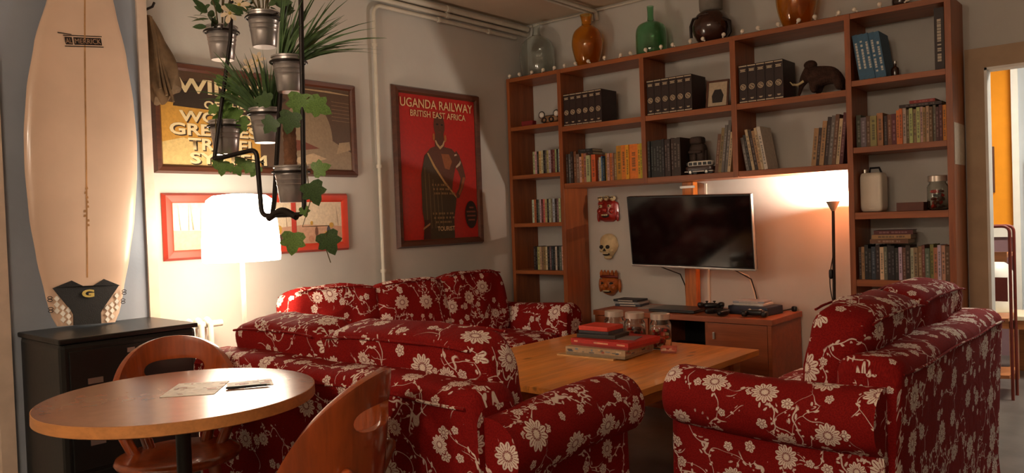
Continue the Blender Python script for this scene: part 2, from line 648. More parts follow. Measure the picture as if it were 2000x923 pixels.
ORD = ['first', 'second', 'third', 'fourth', 'fifth', 'sixth', 'seventh', 'eighth', 'ninth', 'tenth', 'eleventh', 'twelfth',
       'thirteenth', 'fourteenth', 'fifteenth', 'sixteenth', 'seventeenth', 'eighteenth', 'nineteenth', 'twentieth',
       'twenty-first', 'twenty-second', 'twenty-third', 'twenty-fourth', 'twenty-fifth', 'twenty-sixth']

# ------------------------------------------------------------------ room shell
CEIL = 2.687
DX0, DX1, DZ = 3.045, 3.98, 1.894


def shell(name, boxes, m, label, cat):
    g = G()
    for b in boxes:
        g.box(*b)
    return struct(g.build(name, m), label, cat)


shell('floor', [(-0.15, 5.7, -7.1, 4.3, -0.1, 0.0)], 'floor', 'dark grey floor running through to the next room', 'floor')
shell('ceiling', [(-0.15, 5.7, -7.1, 0.06, CEIL, CEIL + 0.1)], 'ceiling', 'warm cream ceiling over the lounge', 'ceiling')
shell('wall_left', [(-0.12, 0.0, -7.1, 0.0, 0.0, CEIL)], 'wall', 'pale grey wall with framed posters and pipes', 'wall')
shell('wall_back', [(-0.12, DX0, 0.0, 0.06, 0.0, CEIL), (DX0, DX1, 0.0, 0.06, DZ, CEIL), (DX1, 5.7, 0.0, 0.06, 0.0, CEIL)],
      'wall', 'pale grey wall behind the bookcase with a doorway at its right end', 'wall')
shell('wall_right', [(5.55, 5.7, -7.1, 0.0, 0.0, CEIL)], 'wall', 'pale grey wall closing the room on the right', 'wall')
shell('wall_front', [(0.0, 5.55, -7.1, -6.95, 0.0, CEIL)], 'wall', 'pale grey wall at the near end of the room', 'wall')
shell('wall_pier', [(0.0, 0.12, -3.62, -2.995, 0.0, CEIL)], 'wall_blue', 'blue-grey wall pier behind the surfboard', 'wall')
shell('trim_1', [(0.1201, 0.134, -3.03, -2.984, 0.0, CEIL), (0.0, 0.12, -2.9949, -2.984, 0.0, CEIL)], 'trim',
      'cream corner strip right of the surfboard', 'trim')
shell('trim_2', [(0.1201, 0.135, -3.66, -3.605, 0.0, CEIL), (0.0, 0.12, -3.66, -3.6201, 0.0, CEIL)], 'trim', 'cream strip at the left edge of the blue-grey pier', 'trim')
# doorway casing
shell('door_1', [(DX0 - 0.088, DX0, -0.03, 0.0, 0.0, DZ + 0.105), (DX0, DX1, -0.03, 0.0, DZ, DZ + 0.105),
                 (DX1, DX1 + 0.09, -0.03, 0.0, 0.0, DZ + 0.105)],
      'casing', 'beige casing around the open doorway', 'doorway')
g = G()
g.box(DX0 - 0.001, DX0 + 0.012, -0.032, 0.065, 0.0, DZ)
g.box(DX1 - 0.012, DX1 + 0.001, -0.032, 0.065, 0.0, DZ)
g.box(DX0, DX1, -0.032, 0.065, DZ - 0.012, DZ + 0.001)
struct(g.build('trim_3', 'white'), 'white inner lining of the open doorway', 'trim')

# next room beyond the doorway
NY = 2.45
shell('wall_next_orange', [(1.2, 2.825, NY, NY + 0.1, 1.02, 2.6)], 'orange', 'orange wall seen through the doorway', 'wall')
shell('wall_next_dado', [(1.2, 2.825, NY, NY + 0.1, 0.0, 0.93)], 'mauve', 'mauve lower wall under the orange one', 'wall')
shell('trim_4', [(1.2, 2.825, NY - 0.02, NY + 0.1, 0.93, 1.02)], 'white', 'white ledge between orange and mauve wall', 'trim')
shell('trim_5', [(2.82, 2.865, NY - 0.06, NY + 0.1, 0.0, 2.5)], 'white', 'white upright trim beside the orange wall', 'trim')
shell('wall_next_grey', [(2.865, 5.7, NY - 0.04, NY + 0.1, 0.0, 2.6)], 'wall_cool', 'cool grey wall at the right of the orange one', 'wall')
shell('wall_next_side', [(1.1, 1.2, 0.06, NY, 0.0, 2.6), (5.6, 5.7, 0.06, NY, 0.0, 2.6)], 'wall', 'pale side walls of the next room', 'wall')
shell('ceiling_next', [(1.1, 5.7, 0.06, NY + 0.1, 2.6, 2.7)], 'white', 'white ceiling of the next room', 'ceiling')

# ------------------------------------------------------------------ lamps
# table-style floor lamp by the left wall
LX, LY = 0.42, -2.715
lamp = thing('floor_lamp', 'lit white floor lamp with rounded shade in front of the red picture', 'lamp', (LX, LY, 0))
G().lathe([(0, 0), (0.088, 0), (0.09, 0.012), (0.03, 0.024), (0.014, 0.03), (0, 0.03)], n=28).build('base', 'white', lamp, 40)
G().cyl((0, 0, 0.028), (0, 0, 1.12), 0.011, n=14).build('pole', 'white', lamp, 60)
pr = [(0.176, 1.05), (0.179, 1.075), (0.176, 1.16), (0.168, 1.24), (0.161, 1.305), (0.150, 1.34), (0.122, 1.36), (0.05, 1.368), (0.0, 1.369)]
shade = G().lathe(pr, n=40).build('lamp_shade', emitter('glowing_shade', (1.0, 0.86, 0.68), LAMP_SHADE_EMIT), lamp, 70)
li = bpy.data.lights.new('lamp_bulb_light', 'SPOT')
li.energy = LAMP_DOWN_W * 4
li.color = WARM
li.spot_size = radians(125)
li.spot_blend = 0.6
li.shadow_soft_size = 0.06
lo = bpy.data.objects.new('lamp_bulb_light', li)
COL.objects.link(lo)
lo.parent = lamp
lo.location = (0, 0, 1.04)

# torchiere by the bookcase
UX, UY = 2.317, -0.17
up = thing('uplighter', 'lit black uplighter floor lamp beside the right bookcase column', 'lamp', (UX, UY, 0))
G().lathe([(0, 0), (0.078, 0), (0.08, 0.015), (0.02, 0.03), (0, 0.03)], n=28).build('base', 'blackmetal', up, 40)
G().tube([(-0.012, 0, 0.02), (-0.008, 0, 0.6), (0.0, 0, 1.19)], 0.0085, 10).build('pole', 'blackmetal', up, 60)
G().lathe([(0.010, 1.185), (0.038, 1.24), (0.036, 1.24), (0.008, 1.19)], n=24).build('lamp_shade', mat('uplighter_bowl', (150, 140, 126), 0.5), up, 40)
G().ell((0, 0, 1.206), (0.007, 0.007, 0.012)).build('bulb', emitter('uplighter_bulb', (1.0, 0.78, 0.5), 60), up, 80)
gg = G()
gg.tube([(-0.012 + 0.014 * sin(z * 14), -0.008, z) for z in [0.12 + 0.02 * i for i in range(46)]], 0.0032, 6)
gg.build('cord', 'wire', up, 80)
G().puff((-0.018, -0.012, 0.83), (0.02, 0.018, 0.055), 4, 4).build('switch', 'plastic', up, 60)
li = bpy.data.lights.new('uplighter_light', 'POINT')
li.energy = UPLIGHT_W
li.color = (1.0, 0.84, 0.69)
li.shadow_soft_size = 0.012
lo = bpy.data.objects.new('uplighter_light', li)
COL.objects.link(lo)
lo.parent = up
lo.location = (0, 0, 1.238)

# hanging globe lamps in the part of the room behind the camera
for i, (x, y) in enumerate(((3.6, -6.4), (2.3, -6.2))):
    pl = thing('pendant_lamp', ('warm globe pendant lamp behind the viewer, farther from the poster wall', 'warm globe pendant lamp behind the viewer, near the poster wall')[i],
               'lamp', (x, y, CEIL), 0, 'pendant lamps at the near end')
    G().cyl((0, 0, 0), (0, 0, -0.16), 0.004, n=6).build('cord', 'wire', pl)
    G().ell((0, 0, -0.28), (0.12, 0.12, 0.12), 20, 12).build('globe', emitter('pendant_globe', (1.0, 0.80, 0.62), PENDANT_W), pl, 80)
nl = thing('ceiling_panel_lamp', 'white ceiling lamp lighting the next room', 'lamp', (3.6, 1.1, 2.59))
G().box(-0.45, 0.45, -0.3, 0.3, 0, 0.01).build('diffuser', emitter('ceiling_panel', (1.0, 0.93, 0.82), NEXT_ROOM_W / 8.0), nl)

# ------------------------------------------------------------------ pipes and radiator on the left wall
pipes = thing('wall_pipe', 'white painted pipe rising up the wall between the two posters', 'pipe', (0, -1.53, 0))
pts = [(0.03, 0, 0.0), (0.03, 0, 2.50)]
pts += [(0.03, 0.06 - 0.06 * cos(a), 2.50 + 0.06 * sin(a)) for a in [pi / 2 * k / 6 for k in range(1, 7)]]
pts += [(0.03, 1.36, 2.56)]
G().tube(pts, 0.012, 10).build('tube', 'pipe', pipes, 60)
for z in (0.9, 1.55, 2.3):
    G().cyl((0.03, 0, z), (0.03, 0, z + 0.02), 0.018, n=12).build('clamp', 'pipe', pipes, 40)
for y in (0.55, 1.05):
    G().cyl((0.03, y, 2.56), (0.03, y + 0.02, 2.56), 0.018, n=12).build('clamp', 'pipe', pipes, 40)
for k, (x, z, r, lab) in enumerate(((0.03, 2.602, 0.015, 'middle white pipe of three running under the ceiling edge'),
                                    (0.035, 2.645, 0.02, 'thick top white pipe running along the ceiling edge'))):
    q = thing('ceiling_pipe', lab, 'pipe', (0, 0, 0), 0, 'pipes along the left ceiling edge')
    G().tube([(x, -4.2, z), (x, -0.03, z)], r, 10).build('tube', 'pipe', q, 60)
    for y in (-3.1, -2.0, -0.9):
        G().cyl((x, y, z), (x, y + 0.025, z), r + 0.005, n=12).build('clamp', 'pipe', q, 40)
q = thing('conduit', 'thin white conduit along the ceiling edge above the bookcase', 'pipe')
G().tube([(0.05, -0.015, CEIL - 0.02), (2.9, -0.015, CEIL - 0.02)], 0.009, 8).build('tube', 'pipe', q, 60)
q = thing('ceiling_pipe', 'pair of short pipes crossing the ceiling to the wall above the amber vase', 'pipe')
for dx in (0.0, 0.045):
    G().tube([(0.62 + dx, -1.2, CEIL - 0.03), (0.62 + dx, -0.04, CEIL - 0.03), (0.62 + dx, -0.02, CEIL - 0.045), (0.62 + dx, -0.015, CEIL - 0.09)], 0.014, 8).build('tube', 'pipe', q, 60)

rad = thing('radiator', 'white column radiator on the wall behind the floor lamp', 'radiator', (0.09, -3.0, 0.0))
n_col = 6
for i in range(n_col):
    y = 0.03 + i * 0.048
    gg = G()
    for dx in (-0.035, 0.035):
        gg.tube([(dx, y, 0.12), (dx, y, 0.74)], 0.014, 8)
    gg.tube([(-0.035, y, 0.735), (0, y, 0.755), (0.035, y, 0.735)], 0.016, 8)
    gg.tube([(-0.035, y, 0.125), (0, y, 0.105), (0.035, y, 0.125)], 0.016, 8)
    gg.build('column', 'white', rad, 60)
for z in (0.13, 0.73):
    G().tube([(0, 0.0, z), (0, 0.06 + n_col * 0.048, z)], 0.017, 10).build('header_tube', 'white', rad, 60)
for y in (0.08, 0.38):
    G().box(-0.02, 0.02, y - 0.012, y + 0.012, 0.0, 0.11).build('foot', 'white', rad)

# ------------------------------------------------------------------ framed pictures
def picture_frame(root, w, h, fw, depth, m, sheet_col, bevelm=None, inner=None):
    """mitred frame in the y-z plane, origin at its lower left corner, facing +x"""
    def stile(p):
        gg = G()
        prof = [(0.0, 0.0), (depth, 0.25 * fw), (depth * 0.9, 0.75 * fw), (depth * 0.55, fw), (0.0, fw)]
        k = len(prof)
        A, B = p
        vs = []
        for (cx, cy, sx, sy) in (A, B):
            for (dd, t) in prof:
                vs.append((dd, cx + sx * t, cy + sy * t))
        fs = [(i, (i + 1) % k, k + (i + 1) % k, k + i) for i in range(k)] + [tuple(range(k - 1, -1, -1)), tuple(range(k, 2 * k))]
        gg.add(vs, fs)
        return gg.build('frame_side', m, root, 30)
    c = [(0, 0, 1, 1), (w, 0, -1, 1), (w, h, -1, -1), (0, h, 1, -1)]
    for i in range(4):
        stile((c[i], c[(i + 1) % 4]))


# --- poster mirror with lettering
WY0, WY1, WZ0, WZ1 = -2.925, -1.688, 1.49, 2.047
w, h = WY1 - WY0, WZ1 - WZ0
wp = thing('framed_poster', 'wide dark framed travel poster with big cream lettering behind the hanging plants', 'poster', (0.004, WY0, WZ0))
picture_frame(wp, w, h, 0.042, 0.028, 'frame', None)
gg = G()
B = 0.036
gg.box(0.002, 0.010, B, w - B, B, h - B, col=(92, 68, 50))
W2, H2 = w - 2 * B, h - 2 * B


def uvp(pts):
    return [(B + u * W2, B + v * H2) for u, v in pts]


gg.flat(uvp([(0, 0), (0.47, 0), (0.47, 0.30), (0.40, 0.52), (0.30, 0.62), (0, 0.66)]), 0.0105, col=(206, 152, 66))
gg.flat(uvp([(0, 0), (0.46, 0), (0.40, 0.14), (0.24, 0.2), (0.1, 0.3), (0, 0.24)]), 0.0108, col=(222, 190, 124))
gg.flat(uvp([(0.06, 0.62), (0.5, 0.58), (0.62, 0.8), (0.5, 0.92), (0.08, 0.88)]), 0.0106, col=(56, 44, 36))
dome = [(0.62, 0.0)] + [(0.735 + 0.145 * cos(a), 0.36 + 0.46 * sin(a)) for a in [pi * (1 - k / 18.0) for k in range(19)]] + [(0.93, 0.3), (1, 0.22), (1, 0.0)]
gg.flat(uvp(dome), 0.0107, col=(150, 128, 100))
gg.flat(uvp([(0.60, 0.36), (0.70, 0.34), (0.80, 0.26), (0.66, 0.22), (0.6, 0.24)]), 0.0110, col=(120, 60, 40))
gg.flat(uvp([(0.70, 0.05), (0.84, 0.14), (0.76, 0.20), (0.64, 0.12)]), 0.0110, col=(196, 168, 132))
gg.flat(uvp([(0.9, 0.2), (0.99, 0.26), (0.985, 0.36), (0.92, 0.34)]), 0.0111, col=(176, 150, 116))
for k in range(6):
    v = 0.84 - 0.045 * k
    gg.flat(uvp([(0.88, v), (0.99, v - 0.01), (0.99, v - 0.016), (0.88, v - 0.006)]), 0.0112, col=(150, 120, 90))
gg.flat(uvp([(0.86, 0.96), (0.99, 0.94), (0.99, 0.93), (0.56, 0.955)]), 0.0112, col=(190, 160, 120))
gg.build('printed_picture', 'glossprint', wp)
CREAM = mat('lettering_cream', (228, 206, 158), 0.5, var=0.04)
DARKL = mat('lettering_shadow', (60, 42, 30), 0.5, var=0.04)
for (s, u0, u1, v0, hh) in (('WINGS', 0.075, 0.50, 0.765, 0.155), ('OF THE', 0.20, 0.40, 0.615, 0.085), ("WORLD'S", 0.085, 0.50, 0.465, 0.12),
                            ('GREATEST', 0.04, 0.52, 0.325, 0.125), ('TRAVEL', 0.12, 0.45, 0.175, 0.125), ('SYSTEM', 0.125, 0.50, 0.03, 0.12)):
    o0 = (B + u0 * W2, B + v0 * H2)
    text_obj(s, DARKL, wp, (o0[0] + 0.006, o0[1] - 0.006), (u1 - u0) * W2, hh * H2, 'lettering_shadow', 0.035, d=0.0116)
    text_obj(s, CREAM, wp, o0, (u1 - u0) * W2, hh * H2, 'lettering', 0.028, d=0.0122)

# --- red travel poster with standing figure
PY0, PY1, PZ0, PZ1 = -1.392, -0.59, 1.04, 2.09
w, h = PY1 - PY0, PZ1 - PZ0
up_ = thing('framed_poster', 'tall red framed poster of a standing draped figure beside the bookcase', 'poster', (0.004, PY0, PZ0))
picture_frame(up_, w, h, 0.05, 0.03, 'frame', None)
B = 0.044
W2, H2 = w - 2 * B, h - 2 * B
gg = G()
gg.box(0.002, 0.010, B, w - B, B, h - B, col=(192, 36, 28))
SKIN, SKIN2, CLO, CLO2 = (98, 54, 35), (156, 90, 48), (70, 54, 32), (104, 86, 52)
d0 = [0.0104]


def sh(pts, col):
    d0[0] += 0.0002
    gg.flat(uvp(pts), d0[0], col=col)


sh([(0.72, 0.63), (0.76, 0.60), (0.81, 0.52), (0.84, 0.44), (0.80, 0.36), (0.74, 0.29), (0.71, 0.29), (0.70, 0.32), (0.74, 0.36), (0.77, 0.43), (0.74, 0.48), (0.66, 0.55)], SKIN)
sh([(0.80, 0.44), (0.835, 0.44), (0.80, 0.37), (0.75, 0.31), (0.735, 0.32), (0.77, 0.37)], SKIN2)
sh([(0.30, 0.58), (0.38, 0.635), (0.44, 0.65), (0.56, 0.65), (0.66, 0.64), (0.73, 0.60), (0.70, 0.50), (0.66, 0.40), (0.64, 0.30), (0.40, 0.30), (0.32, 0.4)], SKIN)
sh([(0.52, 0.60), (0.62, 0.60), (0.66, 0.55), (0.62, 0.49), (0.56, 0.50)], SKIN2)
sh([(0.45, 0.74), (0.56, 0.74), (0.565, 0.66), (0.55, 0.61), (0.47, 0.61), (0.44, 0.66)], SKIN)
sh(oval(0.505, 0.795, 0.072, 0.085), SKIN)
sh(oval(0.51, 0.85, 0.03, 0.012), (110, 60, 40))
sh(oval(0.515, 0.79, 0.012, 0.024), (104, 58, 38))
sh(oval(0.48, 0.805, 0.016, 0.006), (24, 12, 10))
sh(oval(0.54, 0.803, 0.016, 0.006), (24, 12, 10))
sh(oval(0.51, 0.752, 0.024, 0.007), (112, 50, 40))
for (u, v) in ((0.428, 0.715), (0.578, 0.71)):
    sh(oval(u, v, 0.014, 0.026), (190, 110, 50))
sh([(0.44, 0.69), (0.46, 0.66), (0.505, 0.63), (0.55, 0.655), (0.57, 0.69), (0.56, 0.695), (0.535, 0.665), (0.505, 0.65), (0.475, 0.67), (0.455, 0.695)], (206, 170, 120))
sh([(0.30, 0.575), (0.345, 0.60), (0.40, 0.52), (0.52, 0.42), (0.64, 0.33), (0.70, 0.295), (0.69, 0.24), (0.66, 0.14), (0.66, 0.0), (0.30, 0.0), (0.25, 0.2), (0.25, 0.45)], CLO)
for k in range(5):
    u = 0.29 + 0.05 * k
    sh([(u, 0.5 - 0.04 * k), (u + 0.012, 0.5 - 0.04 * k), (u + 0.03, 0.08), (u + 0.015, 0.08)], CLO2)
sh([(0.33, 0.60), (0.35, 0.602), (0.43, 0.515), (0.55, 0.41), (0.70, 0.30), (0.70, 0.288), (0.54, 0.395), (0.41, 0.505)], (190, 150, 92))
sh([(0.705, 0.515), (0.755, 0.545), (0.765, 0.56), (0.775, 0.545), (0.76, 0.525), (0.71, 0.503)], (206, 186, 160))
sh([(0.69, 0.60), (0.72, 0.605), (0.725, 0.595), (0.69, 0.588)], (206, 186, 160))
sh([(0.25, 0.0), (0.34, 0.0), (0.34, 0.14), (0.27, 0.14)], (70, 30, 22))
sh([(0.25, 0.07), (0.34, 0.105), (0.34, 0.12), (0.25, 0.085)], (176, 130, 84))
sh(oval(0.895, 0.17, 0.085, 0.10), (34, 20, 18))
for k, (u0, u1) in enumerate(((0.87, 0.93), (0.83, 0.955), (0.835, 0.955), (0.85, 0.945))):
    v = 0.215 - 0.03 * k
    sh([(u0, v), (u1, v), (u1, v + 0.012), (u0, v + 0.012)], (130, 70, 50))
rnd = random.Random(3)
for (v, u0, u1) in ((0.375, 0.38, 0.60), (0.345, 0.39, 0.62), (0.315, 0.40, 0.66), (0.175, 0.37, 0.64), (0.145, 0.38, 0.66), (0.115, 0.40, 0.60)):
    u = u0
    while u < u1:
        l = rnd.uniform(0.012, 0.03)
        sh([(u, v), (u + l, v), (u + l, v + 0.014), (u, v + 0.014)], (150, 118, 74))
        u += l + rnd.choice((0.006, 0.006, 0.02))
gg.build('printed_picture', 'glossprint', up_)
PALE = mat('poster_pale_ink', (222, 184, 134), 0.5, var=0.05)
for (s, u0, u1, v0, hh) in (('UGANDA RAILWAY', 0.02, 0.96, 0.905, 0.062), ('BRITISH EAST AFRICA', 0.14, 0.86, 0.845, 0.044), ('TOURIST', 0.43, 0.66, 0.06, 0.032)):
    text_obj(s, PALE, up_, (B + u0 * W2, B + v0 * H2), (u1 - u0) * W2, hh * H2, 'lettering', 0.012, d=0.0165)

# --- red framed strip picture
RY0, RY1, RZ0, RZ1 = -2.895, -1.772, 1.056, 1.392
w, h = RY1 - RY0, RZ1 - RZ0
rp = thing('framed_picture', 'long bright red framed picture of a busy street scene behind the lamp', 'picture', (0.004, RY0, RZ0))
picture_frame(rp, w, h, 0.05, 0.024, 'redframe', None)
B = 0.046
W2, H2 = w - 2 * B, h - 2 * B
gg = G()
gg.box(0.002, 0.010, B, w - B, B, h - B, col=(226, 206, 176))
rnd = random.Random(8)
dd = 0.0104
gg.flat(uvp([(0, 0), (1, 0), (1, 0.4), (0.75, 0.46), (0.5, 0.38), (0, 0.42)]), dd, col=(206, 160, 130))
for k in range(14):
    u = rnd.uniform(0.02, 0.97)
    dd += 0.0001
    gg.flat(uvp([(u, 0.42), (u + 0.004, 0.42), (u + rnd.uniform(-0.02, 0.02), 0.98)]), dd, col=(150, 120, 96))
for k in range(16):
    u, v = rnd.uniform(0.4, 0.95), rnd.uniform(0.05, 0.5)
    dd += 0.0001
    gg.flat(uvp(oval(u, v, rnd.uniform(0.008, 0.022), rnd.uniform(0.05, 0.12), 12)), dd, col=rnd.choice(((176, 70, 50), (206, 160, 70), (70, 74, 96), (120, 80, 60), (196, 140, 110), (90, 60, 50))))
gg.flat(uvp([(0.66, 0), (0.69, 0), (0.69, 1), (0.66, 1)]), dd + 0.0002, col=(190, 60, 44))
gg.build('printed_picture', 'print', rp)

# hat or cloth bag hanging at the pier
hat = thing('hanging_cloth_bag', 'brown canvas bag hanging in folds on the wall beside the surfboard', 'bag', (0.03, -2.93, 1.82))
gg = G()
cols, rows = 28, 20
vs, fs = [], []
for j in range(rows + 1):
    t = j / rows
    zz = 0.04 + 0.37 * (1 - t)
    wdt = 0.012 + 0.066 * min(1.0, t * 1.5) * (1 - 0.45 * max(0, t - 0.8) / 0.2)
    for i in range(cols):
        a = 2 * pi * i / cols
        fold = 1 + (0.24 * sin(4 * a + 5 * t) + 0.14 * sin(7 * a - 9 * t)) * min(1.0, 1.6 * t)
        vs.append((0.06 + 0.055 * sin(a) * fold * (0.3 + t * 0.75), -0.03 + 0.075 * t ** 0.7 + wdt * cos(a) * fold, zz - 0.03 * sin(3 * a + 1) * t + 0.04 * t * cos(a)))
for j in range(rows):
    for i in range(cols):
        q = (i + 1) % cols
        fs.append((j * cols + i, j * cols + q, (j + 1) * cols + q, (j + 1) * cols + i))
fs.append(tuple(rows * cols + i for i in range(cols)))
fs.append(tuple(range(cols - 1, -1, -1)))
gg.add(vs, fs)
gg.build('bag_body', 'cloth', hat, 80)
for k in range(3):
    G().tube([(0.085 + 0.035 * t + 0.006 * sin(5 * t + k), -0.03 + (0.02 + 0.028 * k) * t, 0.40 - (0.34 + 0.03 * k) * t) for t in [i / 8.0 for i in range(9)]],
             0.007, 6).build('strap', 'cloth', hat, 80)
G().tube([(-0.02, 0.0, 0.46), (0.05, 0.0, 0.46), (0.07, 0, 0.475)], 0.006, 8).build('hook', 'blackmetal', hat)

# ------------------------------------------------------------------ bookcase
YF, YB = -0.282, -0.004
bc = thing('bookcase', 'tall cherry wood bookcase spanning the back wall above the television', 'bookcase', (0, 0, 0))
ups = [(0.018, 0.046, 0.0), (0.487, 0.518, 0.0), (1.156, 1.188, 1.405), (1.778, 1.812, 1.405), (2.436, 2.466, 0.0), (2.918, 2.948, 0.0)]
for (x0, x1, z0) in ups:
    G().box(x0, x1, YF, YB, z0, 2.241 if z0 == 0 else 2.212).build('upright', 'upright', bc, bevel=0.0015)
# right-hand cheek board of the left column below the bridge
G().box(0.518, 0.5205, YF + 0.002, YB, 0.0, 1.404).build('side_panel', 'upright', bc)


def shelf_board(x0, x1, ztop, th=0.03, name='shelf'):
    return G().box(x0, x1, YF + 0.003, YB, ztop - th, ztop).build(name, 'shelf', bc, bevel=0.0015)


for z in (2.241, 1.880, 1.524, 1.171, 0.826, 0.47, 0.11):
    shelf_board(0.0465, 0.4865, z, 0.028)
for (a, b) in ((0.5185, 1.172), (1.172, 1.795), (1.795, 2.4355)):
    shelf_board(a, b, 2.241, 0.029)
for (a, b) in ((0.5185, 1.1555), (1.1885, 1.7775), (1.8125, 2.4355)):
    shelf_board(a, b, 1.838, 0.034)
shelf_board(0.5205, 2.4355, 1.440, 0.034)
for z in (2.241, 1.880, 1.522, 1.172, 0.811, 0.45, 0.11):
    shelf_board(2.4665, 2.9175, z, 0.03 if z > 1.2 else 0.036)
# paper pinned on the side of the right column
pp = thing('paper_sheet', 'pale paper sheet pinned on the outer side of the bookcase', 'paper', (2.9485, -0.27, 1.40))
G().box(0, 0.0015, 0.0, 0.24, 0, 0.21, col=(196, 172, 146)).build('sheet', 'print', pp)


# ------------------------------------------------------------------ books
CN = {'dark brown': (52, 34, 28), 'black': (28, 26, 26), 'grey': (110, 104, 98), 'cream': (206, 182, 142), 'white': (214, 204, 188),
      'orange': (202, 116, 48), 'yellow': (214, 152, 30), 'red': (146, 44, 34), 'blue': (62, 96, 122), 'green': (84, 88, 72),
      'tan': (172, 132, 88), 'maroon': (92, 36, 38), 'dark blue': (42, 52, 70), 'olive': (140, 120, 78), 'brown': (112, 74, 50),
      'pink': (196, 128, 112)}


def book_mesh(w, h, d, col, page=(206, 190, 160), title=None, case=False, seed=0):
    """closed book standing on its tail, spine at y=0 facing -y, origin at lower left of the spine"""
    rn = random.Random(seed)
    t = 0.0018
    gg = G()
    gg.box(0, w, 0, t, 0, h, col=col)
    gg.box(0, t, t, d, 0, h, col=col)
    gg.box(w - t, w, t, d, 0, h, col=col)
    if case:
        gg.box(t, w - t, t, d - t, 0.0015, h - 0.001, col=(24, 22, 22))
        gg.box(t * 0.3, w - t * 0.3, -0.0004, 0.0, 0.004, h - 0.004, col=col)
    else:
        gg.box(t, w - t, t, d - 0.004, 0.003, h - 0.004, col=page)
    tc = title if title else tuple(min(255, int(c * 0.55 + 20)) if sum(col) > 330 else min(255, int(c * 0.8 + 64)) for c in col)
    z = h * rn.uniform(0.12, 0.25)
    while z < h * 0.82:
        l = rn.uniform(0.006, 0.016)
        gg.box(w * 0.3, w * 0.7, -0.0008, 0.0, z, z + l, col=tc)
        z += l + rn.choice((0.003, 0.003, 0.012))
    return gg


def put_book(name, x, y, z, w, h, d, col, label, cat, group, tilt=0.0, title=None, case=False, seed=0, page=(206, 190, 160), rot=None):
    gg = book_mesh(w, h, d, col, page, title, case, seed)
    o = gg.build(name, 'print', None)
    o.location = (x, y, z)
    o.rotation_euler = rot if rot else (0, tilt, 0)
    return tag(o, label, cat, group)


def row(x0, x1, z, cols, where, group, h=(0.17, 0.2), d=0.13, y=-0.25, tilt=0.0, name='book', kind='book', case=False, seed=1, gap=0.0006, weights=None):
    rn = random.Random(seed)
    n = len(cols)
    ws = weights or [rn.uniform(0.8, 1.25) for _ in cols]
    tot = sum(ws)
    x = x0
    span = (x1 - x0)
    for i, cn in enumerate(cols):
        w = span * ws[i] / tot - gap
        hh = rn.uniform(*h)
        base = CN[cn]
        col = tuple(max(10, min(250, int(c * rn.uniform(0.85, 1.12)))) for c in base)
        tl = tilt
        dz = abs(sin(tl)) * w if tl > 0 else 0.0
        lab = '%s %s, %s from left %s' % (cn, kind, ORD[i], where)
        if n == 1:
            lab = '%s %s %s' % (cn, kind, where)
        put_book(name, x, y - rn.uniform(0, 0.012) if not case else y, z + 0.0006 + dz, w * cos(tl) if tl else w, hh, d, col, lab, 'book' if not case else 'disc case', group, tl, None, case, seed * 100 + i)
        x += span * ws[i] / tot


P_ = lambda s: s.split(',')
# left column: disc cases
row(0.185, 0.484, 1.524, P_('cream,white,dark brown,cream,white,black,grey,cream,white,maroon,brown,cream,black,white,grey,maroon,white'),
    'in the upper disc row, left column', 'disc cases in the left column', (0.168, 0.172), 0.13, -0.205, 0, 'disc_case', 'disc case', True, 5)
row(0.17, 0.484, 1.171, P_('white,orange,black,grey,white,maroon,pink,cream,black,white,grey,white,dark brown,grey,white,black,grey,cream'),
    'in the middle disc row, left column', 'disc cases in the left column', (0.168, 0.171), 0.13, -0.215, 0, 'disc_case', 'disc case', True, 6)
row(0.17, 0.484, 0.826, P_('dark brown,black,cream,cream,tan,tan,white,black,grey,dark blue,black,white,black,grey,white,black,grey'),
    'in the lowest disc row, left column', 'disc cases in the left column', (0.168, 0.171), 0.13, -0.215, 0, 'disc_case', 'disc case', True, 7)

# encyclopedia volumes: leather spine with bands, title and round emblem
def volume(w, h, d):
    gg = G()
    gg.box(0, w, 0.0, d, 0, h)
    return gg


VOL = {}


def put_volume(x, z, w, label):
    h, d = 0.226, 0.19
    root = thing('encyclopedia_volume', label, 'book', (x, -0.262, z + 0.0004), 0, 'dark encyclopedia volumes')
    if 'cover' not in VOL:
        c = volume(w, h, d).build('cover', 'spine', root, bevel=0.003)
        b1 = G().box(0.002, w - 0.002, -0.0012, 0.0, 0.006, 0.011).build('spine_band', 'gilt', root)
        b2 = G().box(0.002, w - 0.002, -0.0012, 0.0, h - 0.011, h - 0.006).build('spine_band', 'gilt', root)
        e = G()
        cx, cz, r = w / 2, h * 0.42, w * 0.30
        ring = [(cx + r * cos(a), -0.0012, cz + r * sin(a)) for a in [2 * pi * k / 20 for k in range(20)]]
        e.tube(ring, 0.0022, 5, closed=True)
        e.box(cx - r * 0.55, cx + r * 0.5, -0.0014, 0, cz + r * 0.35, cz + r * 0.55)
        e.box(cx - r * 0.55, cx - r * 0.2, -0.0014, 0, cz, cz + r * 0.5)
        e.box(cx - r * 0.5, cx + r * 0.5, -0.0014, 0, cz - r * 0.12, cz + r * 0.08)
        e.box(cx + r * 0.2, cx + r * 0.55, -0.0014, 0, cz - r * 0.5, cz)
        e.box(cx - r * 0.55, cx + r * 0.5, -0.0014, 0, cz - r * 0.55, cz - r * 0.35)
        em = e.build('emblem', 'gilt', root)
        t = G()
        for (a, b, zz) in ((0.18, 0.82, 0.87), (0.24, 0.76, 0.845), (0.2, 0.8, 0.82), (0.3, 0.7, 0.12), (0.36, 0.64, 0.10)):
            t.box(w * a, w * b, -0.0012, 0, h * zz, h * zz + 0.003)
        tt = t.build('spine_title', 'gilt', root)
        VOL.update(cover=c, parts=[c, b1, b2, em, tt])
    else:
        for p in VOL['parts']:
            q = p.copy()
            COL.objects.link(q)
            q.parent = root
    return root


